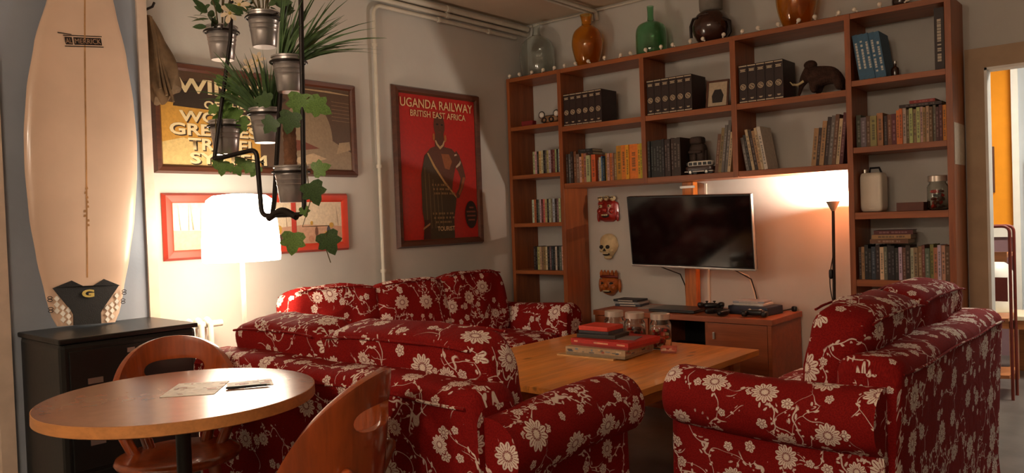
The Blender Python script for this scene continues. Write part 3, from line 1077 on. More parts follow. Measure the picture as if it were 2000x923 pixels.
for (x0, n, where) in ((0.522, 6, 'in the leftmost set'),
                       (1.194, 6, 'in the set beside the leaning picture'),
                       (1.822, 5, 'in the set beside the toy mammoth')):
    for i in range(n):
        put_volume(x0 + i * 0.0535, 1.838, 0.0525, 'dark encyclopedia volume, %s from left %s' % (ORD[i], where))

# bay 2 lower
WH = 'above the masks'
row(0.524, 0.612, 1.440, P_('dark brown,grey,dark brown,brown'), WH + ', dark group', 'books above the masks', (0.2, 0.225), 0.15, -0.25, 0, seed=21)
row(0.614, 0.735, 1.440, P_('olive,cream,orange,tan,cream'), WH + ', pale group', 'books above the masks', (0.175, 0.2), 0.14, -0.255, 0, seed=22, weights=[1.2, 1, .8, 1, 1.5])
row(0.742, 0.776, 1.440, P_('orange'), WH + ', standing alone', 'books above the masks', (0.18, 0.185), 0.13, -0.255, 0, seed=23)
row(0.79, 0.85, 1.440, P_('grey,white,blue,dark blue'), WH + ', low blue group', 'books above the masks', (0.14, 0.17), 0.12, -0.25, 0, seed=24)
row(0.858, 0.945, 1.440, P_('orange,cream,orange,tan,olive'), WH + ', second orange group', 'books above the masks', (0.178, 0.188), 0.13, -0.255, 0, seed=25)
row(0.948, 1.150, 1.440, P_('yellow,yellow,yellow,yellow,yellow,yellow'), WH + ', big yellow group', 'yellow volumes above the masks', (0.222, 0.228), 0.16, -0.262, 0, seed=26, weights=[1.3, 1.1, .8, 2, .6, .5])
for k, (cn, zz) in enumerate((('dark brown', 0.0), ('black', 0.021))):
    put_book('book', 0.62, -0.24, 1.440 + 0.2105 + zz, 0.02, 0.12, 0.13, CN[cn],
             ('dark brown book lying flat on the pale group above the masks', 'black book lying flat, topmost above the masks')[k], 'book', 'books above the masks',
             0, seed=40 + k, rot=(0, pi / 2, 0))
# bay 3 lower: dark slim volumes, leaning tall books
row(1.194, 1.425, 1.440, ['black'] * 6 + ['dark brown'] * 5, 'in the row beside the carved head', 'slim dark volumes', (0.232, 0.24), 0.15, -0.262, 0, 'book', 'slim volume', seed=31)


def lean(x_end, z, cols, hs, ws, a, where, group, d=0.16, y=-0.25, seed=1, title=None, rgb=None, kind='book leaning'):
    """a packed row of leaning books; a > 0: tops lean right against x_end, a < 0: tops lean left against x_end"""
    ca, sa = cos(a), abs(sin(a))
    n = len(cols)
    pos = []
    if a > 0:
        need = max(hs[i] * sa + sum(w / ca for w in ws[i + 1:]) * 0 + ws[i] * ca + sum(w / ca for w in ws[i + 1:]) * 0 for i in [n - 1])
        x = x_end - need - 0.002
        for i in range(n - 1, -1, -1):
            pos.insert(0, x)
            if i:
                x -= ws[i - 1] / ca + 0.0006
    else:
        x = x_end + hs[0] * sa + 0.002
        for i in range(n):
            pos.append(x)
            x += ws[i] / ca + 0.0006
    for i, cn in enumerate(cols):
        put_book('book', pos[i], y - 0.002 * (i % 3), z + 0.0008 + (sa * ws[i] if a > 0 else 0.0), ws[i], hs[i], d, rgb or CN[cn],
                 '%s %s, %s from left %s' % (cn, kind, ORD[i], where), 'book', group, a, title=title, seed=seed * 50 + i)


lean(1.777, 1.440, P_('brown,olive,grey,grey,cream'), [0.235, 0.27, 0.285, 0.31, 0.24], [0.022, 0.02, 0.018, 0.02, 0.018], 0.12,
     'beside the toy minibus', 'leaning books beside the minibus', seed=3)
lean(1.813, 1.440, P_('grey,black,cream,dark brown,tan,cream,white'), [0.20, 0.215, 0.245, 0.24, 0.235, 0.25, 0.255],
     [0.018, 0.018, 0.016, 0.02, 0.018, 0.014, 0.022], -0.17, 'in the group above the television', 'left-leaning books above the television', seed=4)
lean(2.435, 1.440, P_('tan,dark brown,tan,dark brown,grey,brown,cream,maroon'), [0.21, 0.21, 0.245, 0.265, 0.27, 0.275, 0.25, 0.28],
     [0.026, 0.018, 0.024, 0.022, 0.02, 0.02, 0.018, 0.02], 0.11, 'in the group above the uplighter', 'right-leaning books above the uplighter', seed=5)

# right column books
lean(2.467, 1.880, ['blue'] * 5, [0.245] * 5, [0.0265] * 5, -0.14, 'in the leaning blue set', 'blue leaning set', 0.17, -0.262, 7,
     title=(206, 206, 196), rgb=(54, 100, 130), kind='book with pale title')
put_book('book', 2.868, -0.262, 1.881, 0.044, 0.31, 0.2, (46, 32, 28), 'tall dark book with white lettering at the right end of the top shelf', 'book', 'top shelf book', 0,
         title=(196, 182, 160), seed=66)
row(2.475, 2.61, 1.522, P_('green,grey,brown,tan,tan'), 'in the left group under the blue books', 'books under the blue set', (0.16, 0.175), 0.13, -0.24, 0, seed=71)
row(2.615, 2.675, 1.522, P_('dark brown,brown,maroon'), 'in the dark middle group under the blue books', 'books under the blue set', (0.15, 0.17), 0.13, -0.235, 0, seed=72)
row(2.678, 2.912, 1.522, P_('orange,orange,cream,brown,cream,tan,cream,cream,tan,cream,brown,grey,maroon,maroon,yellow'),
    'in the right group under the blue books', 'books under the blue set', (0.172, 0.186), 0.13, -0.25, 0, seed=73)
for k, (cn, zz, xx, ww) in enumerate((('dark brown', 0.0, 2.69, 0.2), ('red', 0.0165, 2.74, 0.12))):
    put_book('book', xx, -0.24, 1.522 + 0.1885 + zz, 0.016, ww, 0.13, CN[cn], ('dark brown book lying flat on the paperbacks under the blue books',
             'small red book lying topmost on the paperbacks under the blue books')[k], 'book', 'books lying on the paperbacks', 0, seed=80 + k, rot=(0, pi / 2, 0)).location.z += 0.0165
row(2.475, 2.915, 0.811, P_('dark brown,tan,black,black,dark blue,dark brown,cream,grey,black,black,black,white,brown,dark brown,cream,tan,olive,brown,grey,olive,tan,white,cream,brown'),
    'in the row behind the right sofa', 'books behind the right sofa', (0.165, 0.19), 0.14, -0.25, 0, seed=91)
for k, (cn, zz) in enumerate((('brown', 0.0), ('tan', 0.024), ('maroon', 0.047))):
    o = put_book('book', 2.53 + 0.01 * k, -0.245, 0.811 + 0.1925 + zz, 0.0225, 0.19, 0.15, CN[cn],
                 ('brown book lying lowest of the three flat on the row behind the right sofa', 'tan book lying between two others flat behind the right sofa',
                  'maroon book lying topmost flat behind the right sofa')[k], 'book', 'books lying flat behind the sofa', 0, seed=95 + k, rot=(0, pi / 2, 0.05 * k))
    o.location.z += 0.0225

# ------------------------------------------------------------------ sofas
def sofa(label, loc, rotz, Wi, D, n_cush, zb=0.72, za=0.67, zc=0.88, seed=1, cw=None, arm_r=(0.105, 0.105), trim=(0.0, 0.0)):
    """two or three seat sofa in a loose floral cover; local x = width, rear at y=0, front at y=D"""
    root = thing('sofa', label, 'sofa', loc, rotz, 'red floral sofas')
    hw = Wi / 2.0
    rn = random.Random(seed)
    # skirted base
    g = G()
    nseg = 28

    def ring(z, out):
        pts = []
        x0, x1, y0, y1 = -hw - 0.06 - out, hw + 0.06 + out, 0.03 - out, D - 0.06 + out
        for k in range(nseg):
            pts.append((x0 + (x1 - x0) * k / nseg, y0 + 0.006 * sin(k * 2.1) * out * 50))
        for k in range(nseg):
            pts.append((x1 + 0.006 * sin(k * 1.7) * out * 50, y0 + (y1 - y0) * k / nseg))
        for k in range(nseg):
            pts.append((x1 - (x1 - x0) * k / nseg, y1 + 0.006 * sin(k * 2.3) * out * 50))
        for k in range(nseg):
            pts.append((x0 + 0.006 * sin(k * 1.9) * out * 50, y1 - (y1 - y0) * k / nseg))
        return [(a, b, z) for a, b in pts]
    r0, r1 = ring(0.012, 0.02), ring(0.33, 0.0)
    k = len(r0)
    g.add(r0 + r1, [(i, (i + 1) % k, k + (i + 1) % k, k + i) for i in range(k)] + [tuple(range(k, 2 * k)), tuple(range(k - 1, -1, -1))])
    g.build('skirt', 'fabric', root, 50, uv='box', offs=(rn.random() * 3, rn.random() * 3))
    # back frame: rounded top, slightly raked
    g = G()
    prof = [(0.02, 0.02), (0.0, 0.5), (-0.01, zb - 0.05)]
    prof += [(0.045 - 0.055 * cos(a), zb - 0.05 + 0.05 * sin(a)) for a in [pi * q / 10 for q in range(1, 6)]]
    prof += [(0.13 + 0.05 * sin(a), zb - 0.05 + 0.05 * cos(a)) for a in [pi / 2 * q / 5 for q in range(0, 6)]]
    prof += [(0.20, 0.5), (0.20, 0.02)]
    xs = [-hw - 0.09, -hw - 0.08, -hw - 0.06] + [-hw + Wi * i / 16.0 for i in range(17)] + [hw + 0.06, hw + 0.08, hw + 0.09]
    L = len(prof)
    vs, arc = [], [0.0]
    for i in range(1, L):
        arc.append(arc[-1] + math.hypot(prof[i][0] - prof[i - 1][0], prof[i][1] - prof[i - 1][1]))
    for i, x in enumerate(xs):
        e = {0: 0.05, len(xs) - 1: 0.05, 1: 0.015, len(xs) - 2: 0.015}.get(i, 0.0)
        for (y, z) in prof:
            vs.append((x, y + (0.1 - y) * e * 2, z - (e if z > 0.3 else 0) + 0.006 * sin(x * 9 + seed) * (z > 0.6)))
    fs, uvs = [], []
    for i in range(len(xs) - 1):
        for j in range(L - 1):
            fs.append((i * L + j, i * L + j + 1, (i + 1) * L + j + 1, (i + 1) * L + j))
            uvs.append([(xs[i], arc[j]), (xs[i], arc[j + 1]), (xs[i + 1], arc[j + 1]), (xs[i + 1], arc[j])])
    g.add(vs, fs, uvs=uvs)
    g.add([vs[j] for j in range(L)], [tuple(range(L - 1, -1, -1))])
    g.add([vs[(len(xs) - 1) * L + j] for j in range(L)], [tuple(range(L))])
    bk = g.build('back', 'fabric', root, 60, uv='box', offs=(rn.random() * 3, rn.random() * 3))
    G().tube([(x, -0.012 + 0.004 * sin(x * 7), zb - 0.048 + 0.005 * sin(x * 9 + seed)) for x in xs[2:-2]], 0.005, 6).build('piping', 'fabric', bk, 80, uv='box')
    # arms
    for sg in (-1, 1):
        g = G()
        r = arm_r[0] if sg < 0 else arm_r[1]
        cz = za - r
        prof = [(0.0, 0.30), (0.0, cz)]
        prof += [(r - r * cos(a), cz + r * sin(a)) for a in [radians(225) * q / 18 for q in range(1, 19)]]
        prof += [(min(0.128, r * 1.3), cz - 0.10), (min(0.125, r * 1.25), 0.30), (min(0.13, r * 1.3), 0.015)]
        L = len(prof)
        arc = [0.0]
        for i in range(1, L):
            arc.append(arc[-1] + math.hypot(prof[i][0] - prof[i - 1][0], prof[i][1] - prof[i - 1][1]))
        Da = D - (trim[0] if sg < 0 else trim[1])
        ys = [0.03, 0.06] + [0.06 + (Da - 0.10) * i / 12.0 for i in range(1, 13)] + [Da - 0.025, Da - 0.01, Da - 0.004]
        cx_, czz = r * 0.9, cz
        vs = []
        for i, y in enumerate(ys):
            sc = {len(ys) - 1: 0.72, len(ys) - 2: 0.88, len(ys) - 3: 0.965}.get(i, 1.0)
            dz = 0.008 * sin(y * 6 + seed)
            for (x, z) in prof:
                s2 = sc if z > cz - 0.12 else 1 - (1 - sc) * 0.12
                vs.append((sg * (hw + cx_ + (x - cx_) * s2), y, (czz + (z - czz) * s2 if z > cz - 0.12 else z) + (dz if z > 0.4 else 0)))
        fs, uvs = [], []
        for i in range(len(ys) - 1):
            for j in range(L - 1):
                q = (i * L + j, (i + 1) * L + j, (i + 1) * L + j + 1, i * L + j + 1)
                t = [(ys[i], arc[j]), (ys[i + 1], arc[j]), (ys[i + 1], arc[j + 1]), (ys[i], arc[j + 1])]
                fs.append(q if sg > 0 else q[::-1])
                uvs.append(t if sg > 0 else t[::-1])
        g.add(vs, fs, uvs=uvs)
        last = [vs[(len(ys) - 1) * L + j] for j in range(L)]
        first = [vs[j] for j in range(L)]
        g.add(last, [tuple(range(L)) if sg < 0 else tuple(range(L - 1, -1, -1))])
        g.add(first, [tuple(range(L)) if sg > 0 else tuple(range(L - 1, -1, -1))])
        g.build('arm', 'fabric', root, 60, uv='box', offs=(rn.random() * 3, rn.random() * 3))
    # seat and back cushions
    w = Wi / n_cush
    for i in range(n_cush):
        x = -hw + w * (i + 0.5)
        G().puff((x, (D + 0.17) / 2.0, 0.405), (w - 0.004, D - 0.20, 0.17), 7, 10, 0.06, wr=0.002, seed=seed * 10 + i).build(
            'seat_cushion', 'fabric', root, 80, uv='box', offs=(rn.random() * 3, rn.random() * 3))
    ws = cw or [1.0 / n_cush] * n_cush
    x = -hw
    for i in range(n_cush):
        wi = Wi * ws[i]
        T = Matrix.Rotation(radians(rn.uniform(10, 13)), 4, 'X') @ Matrix.Rotation(radians(rn.uniform(-1.5, 1.5)), 4, 'Y')
        hh = zc - 0.455 + rn.uniform(-0.008, 0.008)
        cu = G().puff((x + wi / 2, 0.232, 0.455 + hh / 2), (wi + 0.02, 0.19, hh), 6.5, 14, 0.07, T=T, wr=0.004, seed=seed * 20 + i).build(
            'back_cushion', 'fabric', root, 80, uv='box', offs=(rn.random() * 3, rn.random() * 3))
        for yy in (-0.092, 0.092):
            G().tube([Vector((x + wi / 2, 0.232, 0.455 + hh / 2)) + T @ Vector(((wi / 2 - 0.03) * u, yy, hh / 2 - 0.012 - 0.012 * u ** 4)) for u in [-1 + 0.2 * q for q in range(11)]],
                     0.0045, 6).build('piping', 'fabric', cu, 80, uv='box')
        x += wi
    return root


sofa('three-seat red floral sofa against the wall under the tall poster', (0.075, -1.595, 0), -pi / 2, 1.63, 0.79, 3, 0.72, 0.65, 0.865, 3, arm_r=(0.105, 0.058), trim=(0.0, 0.10))
sofa('red floral sofa in front with its back beside the round table', (1.585, -3.165, 0), radians(1.6), 1.315, 0.745, 2, 0.735, 0.662, 0.85, 5, cw=[0.43, 0.57], arm_r=(0.06, 0.105), trim=(0.06, 0.0))
sofa('red floral sofa at the right by the doorway', (3.19, -1.515, 0), radians(88), 1.23, 0.75, 2, 0.745, 0.662, 0.875, 9)

# ------------------------------------------------------------------ coffee table
CT = thing('coffee_table', 'large square pine coffee table between the sofas', 'table', (1.585, -1.535, 0), radians(-1.0))
hx, hy = 0.58, 0.645
for i in range(8):
    y0, y1 = -hx + i * 2 * hx / 8, -hx + (i + 1) * 2 * hx / 8
    G().box(y0 + 0.0004, y1 - 0.0004, -hy, hy, 0.472, 0.5).build('top_board', 'pine', CT, bevel=0.0012)
for sx in (-1, 1):
    for sy in (-1, 1):
        G().box(sx * (hx - 0.10) - 0.035, sx * (hx - 0.10) + 0.035, sy * (hy - 0.12) - 0.035, sy * (hy - 0.12) + 0.035, 0, 0.4715).build('leg', 'pine', CT, bevel=0.003)
for sx in (-1, 1):
    G().box(sx * (hx - 0.10) - 0.011, sx * (hx - 0.10) + 0.011, -hy + 0.156, hy - 0.156, 0.39, 0.4715).build('apron', 'pine', CT)
for sy in (-1, 1):
    G().box(-hx + 0.136, hx - 0.136, sy * (hy - 0.12) - 0.011, sy * (hy - 0.12) + 0.011, 0.39, 0.4715).build('apron', 'pine', CT)

# ------------------------------------------------------------------ round table with leaflets
RT = thing('round_table', 'round brown cafe table with light wooden edge', 'table', (1.585, -3.605, 0))
R_ = 0.378
G().lathe([(0, 0.7275), (R_ - 0.004, 0.7275), (R_ - 0.002, 0.7285), (R_ - 0.002, 0.73), (0, 0.73)], n=72).build('table_top', 'tabletop', RT, 30)
G().lathe([(R_ - 0.003, 0.73), (R_, 0.729), (R_ + 0.001, 0.70), (R_ - 0.004, 0.697), (0, 0.697), (0, 0.727), (R_ - 0.004, 0.727)], n=72).build('edge_band', 'tableedge', RT, 30)
G().cyl((0, 0, 0.03), (0, 0, 0.69), 0.021, n=20).build('column', 'black', RT, 50)
G().lathe([(0.0, 0.67), (0.10, 0.685), (0.10, 0.696), (0, 0.696)], n=24).build('top_plate', 'black', RT, 40)
G().lathe([(0, 0), (0.23, 0), (0.23, 0.012), (0.06, 0.03), (0.03, 0.05), (0, 0.05)], n=40).build('base', 'black', RT, 40)


def leaflet(name, label, loc, rotz, w, d, seed):
    rn = random.Random(seed)
    root = thing(name, label, 'leaflet', loc, rotz, 'leaflets on the round table')
    g = G()
    g.box(-w / 2, w / 2, -d / 2, d / 2, 0, 0.0012, col=(236, 226, 210))
    for k in range(26):
        x, y = rn.uniform(-w / 2.2, w / 2.4), rn.uniform(-d / 2.3, d / 2.4)
        a, b = rn.uniform(0.006, 0.03), rn.uniform(0.004, 0.014)
        z = 0.0013 + 0.00002 * k
        g.add([(x, y, z), (min(x + a, w / 2), y, z), (min(x + a, w / 2), min(y + b, d / 2), z), (x, min(y + b, d / 2), z)], [(0, 1, 2, 3)],
              col=rn.choice(((160, 130, 110), (200, 160, 130), (190, 84, 66), (120, 104, 96), (244, 238, 226), (244, 238, 226), (206, 120, 96))))
    g.build('sheet', 'print', root)
    return root


leaflet('leaflet', 'printed leaflet lying nearer the left of the round table', (1.575, -3.555, 0.7303), radians(48), 0.15, 0.19, 4)
leaflet('leaflet', 'printed leaflet lying in the lamp glare on the round table', (1.655, -3.425, 0.7303), radians(62), 0.13, 0.10, 6)
pen = thing('pen', 'slim dark pen lying beside the glare-lit leaflet', 'pen', (1.70, -3.46, 0.7345), radians(55))
G().cyl((-0.06, 0, 0), (0.055, 0, 0), 0.0035, n=8).build('barrel', 'plastic', pen, 60)
G().cyl((0.055, 0, 0), (0.066, 0, 0), 0.0035, 0.0008, n=8).build('tip', 'silver', pen, 60)

# ------------------------------------------------------------------ wooden barrel-back chairs
def barrel_chair(label, loc, ang):
    """ang: direction the backrest points to (world angle); local back direction is +y"""
    root = thing('wooden_chair', label, 'chair', loc, ang - pi / 2, 'lacquered barrel-back chairs')
    R0 = 0.178
    # seat
    prof = [(0, 0.418), (0.175, 0.418), (0.195, 0.425), (0.202, 0.436), (0.197, 0.447), (0.178, 0.452), (0.10, 0.444), (0, 0.441)]
    G().lathe(prof, n=48, sx=1.0, sy=0.96).build('seat', 'chair', root, 60)
    # backrest: bent panel with a hand slot
    us = radians(31)
    um = radians(92)
    slot_z, slot_h = 0.705, 0.032
    colsA = [-um + (um - us) * i / 14.0 for i in range(15)]
    inner = [-us * cos(pi * i / 16.0) for i in range(17)]
    cols_ = colsA + inner[1:-1] + [-c for c in reversed(colsA)]
    bm = bmesh.new()

    def pos(u, z):
        r = R0 + 0.10 * (z - 0.45) + 0.012
        return (r * sin(u), r * cos(u), z)

    def top(u):
        return 0.545 + 0.275 * max(0.0, 1 - (abs(u) / um) ** 2.1) ** 0.85

    def bot(u):
        return 0.505 - 0.02 * cos(u) + 0.055 * (abs(u) / um) ** 6

    cache = {}

    def V(u, z):
        k = (round(u, 5), round(z, 5))
        if k not in cache:
            cache[k] = bm.verts.new(pos(u, z))
        return cache[k]

    def slot(u):
        t = max(0.0, 1 - (abs(u) / us) ** 4) ** 0.5
        return slot_z - slot_h * t, slot_z + slot_h * t
    n1, n2 = 6, 4
    for a, b in zip(cols_[:-1], cols_[1:]):
        ins = lambda u: slot(u) if abs(u) <= us + 1e-6 else (slot_z, slot_z)
        for lo, hi, n in ((0, 1, n1), (2, 3, n2)):
            def lev(u):
                s0, s1 = ins(u)
                s0, s1 = min(s0, top(u) - 0.01), min(s1, top(u) - 0.008)
                tt = top(u)
                if s0 < bot(u) + 0.01 or abs(u) > us + 1e-6:
                    f = (slot_z - 0.49) / (0.82 - 0.49)
                    s0 = s1 = bot(u) + (tt - bot(u)) * f if abs(u) > us + 1e-6 and False else min(slot_z, bot(u) + (tt - bot(u)) * 0.66)
                v = (bot(u), s0, s1, tt)
                return v[lo], v[hi]
            a0, a1 = lev(a)
            b0, b1 = lev(b)
            for q in range(n):
                f0, f1 = q / n, (q + 1) / n
                vs = [V(a, a0 + (a1 - a0) * f0), V(b, b0 + (b1 - b0) * f0), V(b, b0 + (b1 - b0) * f1), V(a, a0 + (a1 - a0) * f1)]
                if len(set(vs)) == 4:
                    try:
                        bm.faces.new(vs)
                    except ValueError:
                        pass
    bmesh.ops.remove_doubles(bm, verts=bm.verts, dist=0.0004)
    bmesh.ops.recalc_face_normals(bm, faces=bm.faces)
    bmesh.ops.solidify(bm, geom=bm.faces[:], thickness=0.022)
    bmesh.ops.recalc_face_normals(bm, faces=bm.faces)
    me = bpy.data.meshes.new('backrest')
    bm.to_mesh(me)
    bm.free()
    me.materials.append(M['chair'])
    o = bpy.data.objects.new('backrest', me)
    COL.objects.link(o)
    o.parent = root
    md = o.modifiers.new('bevel', 'BEVEL')
    md.width = 0.006
    md.segments = 3
    md.limit_method = 'ANGLE'
    md.angle_limit = radians(50)
    me.shade_smooth()
    # posts that carry the backrest, with domed tops
    for a in (-68, -38, 38, 68):
        u = radians(a)
        r1 = R0 - 0.03
        ztop = 0.60 if abs(a) > 50 else 0.60
        ro = R0 + 0.10 * (ztop - 0.45) + 0.03
        p0 = Vector((r1 * sin(u), r1 * cos(u), 0.44))
        p1 = Vector(((ro + 0.006) * sin(u), (ro + 0.006) * cos(u), ztop))
        g = G()
        pm = p0.lerp(p1, 0.9)
        g.tube([p0, pm, p0.lerp(p1, 0.97), p1], [0.019, 0.019, 0.014, 0.004], 14)
        g.build('back_post', 'chair', root, 60)
    for a in (45, 135, 225, 315):
        u = radians(a)
        g = G()
        g.tube([(0.15 * cos(u), 0.15 * sin(u), 0.42), (0.21 * cos(u), 0.21 * sin(u), 0.0)], [0.019, 0.014], 12)
        g.build('leg', 'chair', root, 60)
    for a in (0, 90):
        u, v = radians(45 + a), radians(225 + a)
        z = 0.17 + 0.03 * (a > 0)
        k = 0.15 + 0.06 * (0.42 - z) / 0.42
        G().cyl((k * cos(u), k * sin(u), z), (k * cos(v), k * sin(v), z), 0.010, n=10).build('stretcher', 'chair', root, 60)
    return root


barrel_chair('glossy brown wooden chair on the far side of the round table', (1.20, -3.435, 0), math.atan2(0.42, -0.9))
barrel_chair('glossy brown wooden chair in the foreground right of the round table', (2.025, -3.475, 0), radians(27))

# ------------------------------------------------------------------ black cabinet and surfboard
cb = thing('black_cabinet', 'black chest cabinet under the surfboard', 'cabinet', (0.13, -3.575, 0))
G().box(0, 0.44, 0, 0.54, 0.0, 0.785).build('body', 'black', cb, bevel=0.018)
G().box(-0.005, 0.45, -0.006, 0.546, 0.785, 0.806).build('top', 'black', cb, bevel=0.006)
for i in range(3):
    z0 = 0.05 + i * 0.24
    d = G().box(0.44, 0.448, 0.03, 0.51, z0, z0 + 0.225).build('drawer', 'black', cb, bevel=0.003)
    yy = 0.12
    zz = z0 + 0.09
    if i == 2:
        G().box(0.448, 0.451, 0.245, 0.275, z0 + 0.192, z0 + 0.21).build('lock_plate', 'silver', d)
    G().box(0.448, 0.452, yy - 0.028, yy + 0.028, zz, zz + 0.022).build('label_holder', 'silver', d)

SB = thing('surfboard', 'worn cream surfboard standing on the black cabinet against the pier', 'surfboard', (0.214, -3.345, 0.8155))
SB.rotation_euler = (radians(-2.6), radians(-2.2), 0.0)
LEN = 1.76


def half_width(t):
    """outline of the board; t = 0 tail .. 1 nose"""
    ks = [(0.0, 0.118), (0.03, 0.142), (0.08, 0.160), (0.16, 0.188), (0.26, 0.214), (0.38, 0.229), (0.46, 0.230), (0.56, 0.219), (0.68, 0.188), (0.80, 0.136), (0.9, 0.080), (0.96, 0.05), (1.0, 0.0)]
    for (a, wa), (b, wb) in zip(ks[:-1], ks[1:]):
        if a <= t <= b:
            f = (t - a) / (b - a)
            f = f * f * (3 - 2 * f) * 0.35 + f * 0.65
            return wa + (wb - wa) * f
    return 0.0


g = G()
ts = [i / 44.0 for i in range(45)]
m = 20
vs, fs = [], []
for t in ts:
    hw = max(half_width(t), 0.003)
    th = 0.03 * (0.35 + 0.65 * sin(pi * min(1, max(0.0, 0.12 + 0.8 * t))))
    rock = 0.05 * max(0, (t - 0.55) / 0.45) ** 2 + 0.012 * max(0, (0.15 - t) / 0.15) ** 2
    for i in range(m):
        a = 2 * pi * i / m
        vs.append((rock + th * math.copysign(abs(sin(a)) ** 0.7, sin(a)), hw * math.copysign(abs(cos(a)) ** 0.8, cos(a)), t * LEN))
for j in range(len(ts) - 1):
    for i in range(m):
        q = (i + 1) % m
        fs.append((j * m + i, j * m + q, (j + 1) * m + q, (j + 1) * m + i))
fs.append(tuple(range(m - 1, -1, -1)))
fs.append(tuple((len(ts) - 1) * m + i for i in range(m)))
g.add(vs, fs)
g.build('deck', 'board', SB, 60)


def deck_x(t):
    th = 0.03 * (0.35 + 0.65 * sin(pi * min(1, max(0.0, 0.12 + 0.8 * t))))
    return 0.05 * max(0, (t - 0.55) / 0.45) ** 2 + 0.012 * max(0, (0.15 - t) / 0.15) ** 2 + th


def on_deck(pts, e=0.0012, nsub=1):
    out = []
    for y, z in pts:
        t = z / LEN
        th = 0.03 * (0.35 + 0.65 * sin(pi * min(1, max(0.0, 0.12 + 0.8 * t))))
        f = min(1.0, abs(y) / max(half_width(t), 0.01))
        out.append((deck_x(t) - th * (1 - max(0.0, 1 - f ** 2.5) ** 0.35) + e, y, z))
    return out


def deck_strip(pts0, pts1, name, mt, e):
    g = G()
    k = len(pts0)
    a, b = on_deck(pts0, e), on_deck(pts1, e)
    a2, b2 = on_deck(pts0, -0.004), on_deck(pts1, -0.004)
    g.add(a + b, [(i, i + 1, k + i + 1, k + i) for i in range(k - 1)])
    g.add(a + a2, [(i, i + 1, k + i + 1, k + i) for i in range(k - 1)])
    g.add(b + b2, [(i, i + 1, k + i + 1, k + i) for i in range(k - 1)])
    return g.build(name, mt, SB, 40)


zs = [0.2 + 0.04 * i for i in range(38)]
deck_strip([(-0.003, z) for z in zs], [(0.003, z) for z in zs], 'stringer', 'stringer', 0.0006)
# traction pad: black centre piece with white flanks
pz = [0.0 + 0.0115 * i for i in range(15)]
pl = [(-0.06 - 0.075 * max(0.0, (z - 0.05) / 0.11), z) for z in pz]
pr_ = [(0.05 + 0.08 * max(0.0, (z - 0.05) / 0.11), z) for z in pz]
pad = deck_strip(pl, pr_, 'traction_pad', 'pad', 0.007)
g = G()
top = [(-0.135, 0.161), (-0.065, 0.19), (-0.02, 0.165), (0.02, 0.165), (0.065, 0.192), (0.135, 0.161)]
tv = on_deck(top, 0.007)
bv = on_deck([(-0.135, 0.16), (0.135, 0.16)], 0.007)
g.add(tv + [bv[1], bv[0]], [tuple(range(7, -1, -1))])
g.build('pad_upper_edge', 'pad', SB)
for sg in (-1, 1):
    for k in range(6):
        for q in range(4):
            y = sg * (0.078 + 0.0215 * q)
            z = 0.014 + 0.0255 * k + 0.01275 * (q % 2)
            lim = 0.055 + 0.075 * max(0.0, (z - 0.05) / 0.11)
            if abs(y) < lim + 0.010 or abs(y) > half_width(z / LEN) - 0.022:
                continue
            g = G()
            dia = [(y, z - 0.0125), (y + 0.0105, z), (y, z + 0.0125), (y - 0.0105, z)]
            P = on_deck(dia, 0.0055)
            P2 = on_deck(dia, -0.003)
            g.add(P + P2, [(0, 1, 2, 3), (0, 4, 5, 1), (1, 5, 6, 2), (2, 6, 7, 3), (3, 7, 4, 0)])
            g.build('pad_diamond', 'padwhite', SB)
text_obj('G', 'yellow', SB, (-0.026, 0.115), 0.05, 0.034, 'pad_logo', 0.05, d=deck_x(0.07) + 0.0085)
# black sticker with lettering, set at a slant
stz = 1.225
root_x = deck_x(stz / LEN) + 0.0008
g = G()
ca, sa = cos(radians(9)), sin(radians(9))


def slant(pts):
    return [(root_x, u * ca - v * sa - 0.005, stz + u * sa + v * ca) for u, v in pts]


for (u0, u1, v0, v1) in ((-0.075, -0.046, -0.016, 0.016), (-0.04, 0.075, -0.016, 0.016), (-0.08, 0.08, 0.021, 0.025), (-0.08, 0.08, -0.025, -0.021)):
    g.add(slant([(u0, v0), (u1, v0), (u1, v1), (u0, v1)]), [(0, 1, 2, 3)])
g.add(slant([(-0.10, 0.031), (-0.045, 0.026), (-0.045, 0.029), (-0.10, 0.036)]), [(0, 1, 2, 3)])
o = g.build('sticker', 'darkpaint', SB)
lt = mat('sticker_letter', (176, 140, 112), 0.4)
for (s, u0, wd) in (('AL', -0.073, 0.025), ('MERRICK', -0.036, 0.108)):
    text_obj(s, lt, SB, (u0 * ca + 0.011 * sa - 0.005, stz + u0 * sa - 0.011 * ca), wd, 0.022, 'sticker_lettering', 0.0, d=root_x + 0.0008, rot=radians(9))
for (y, z) in ((-0.148, 0.115), (-0.146, 0.07), (0.152, 0.13), (0.146, 0.09)):
    g = G()
    xx = deck_x(z / LEN) - 0.004
    for q in range(2):
        ring = [(xx + 0.006, y + 0.009 * cos(a), z + 0.011 * q - 0.005 + 0.005 * sin(a)) for a in [2 * pi * k / 10 for k in range(10)]]
        g.tube(ring, 0.0016, 5, closed=True)
    o = g.build('fin_plug', 'darkpaint', SB, 60)
g = G()
rn = random.Random(2)
for k in range(9):
    z = 0.42 + 0.02 * k
    y = rn.uniform(-0.008, 0.006)
    g.add(on_deck([(y - 0.006, z), (y + 0.006, z + 0.002), (y + 0.004, z + 0.012), (y - 0.004, z + 0.011)], 0.0009), [(0, 1, 2, 3)])
o = g.build('repair_stain', 'stringer', SB)
o['kind'] = 'stuff'

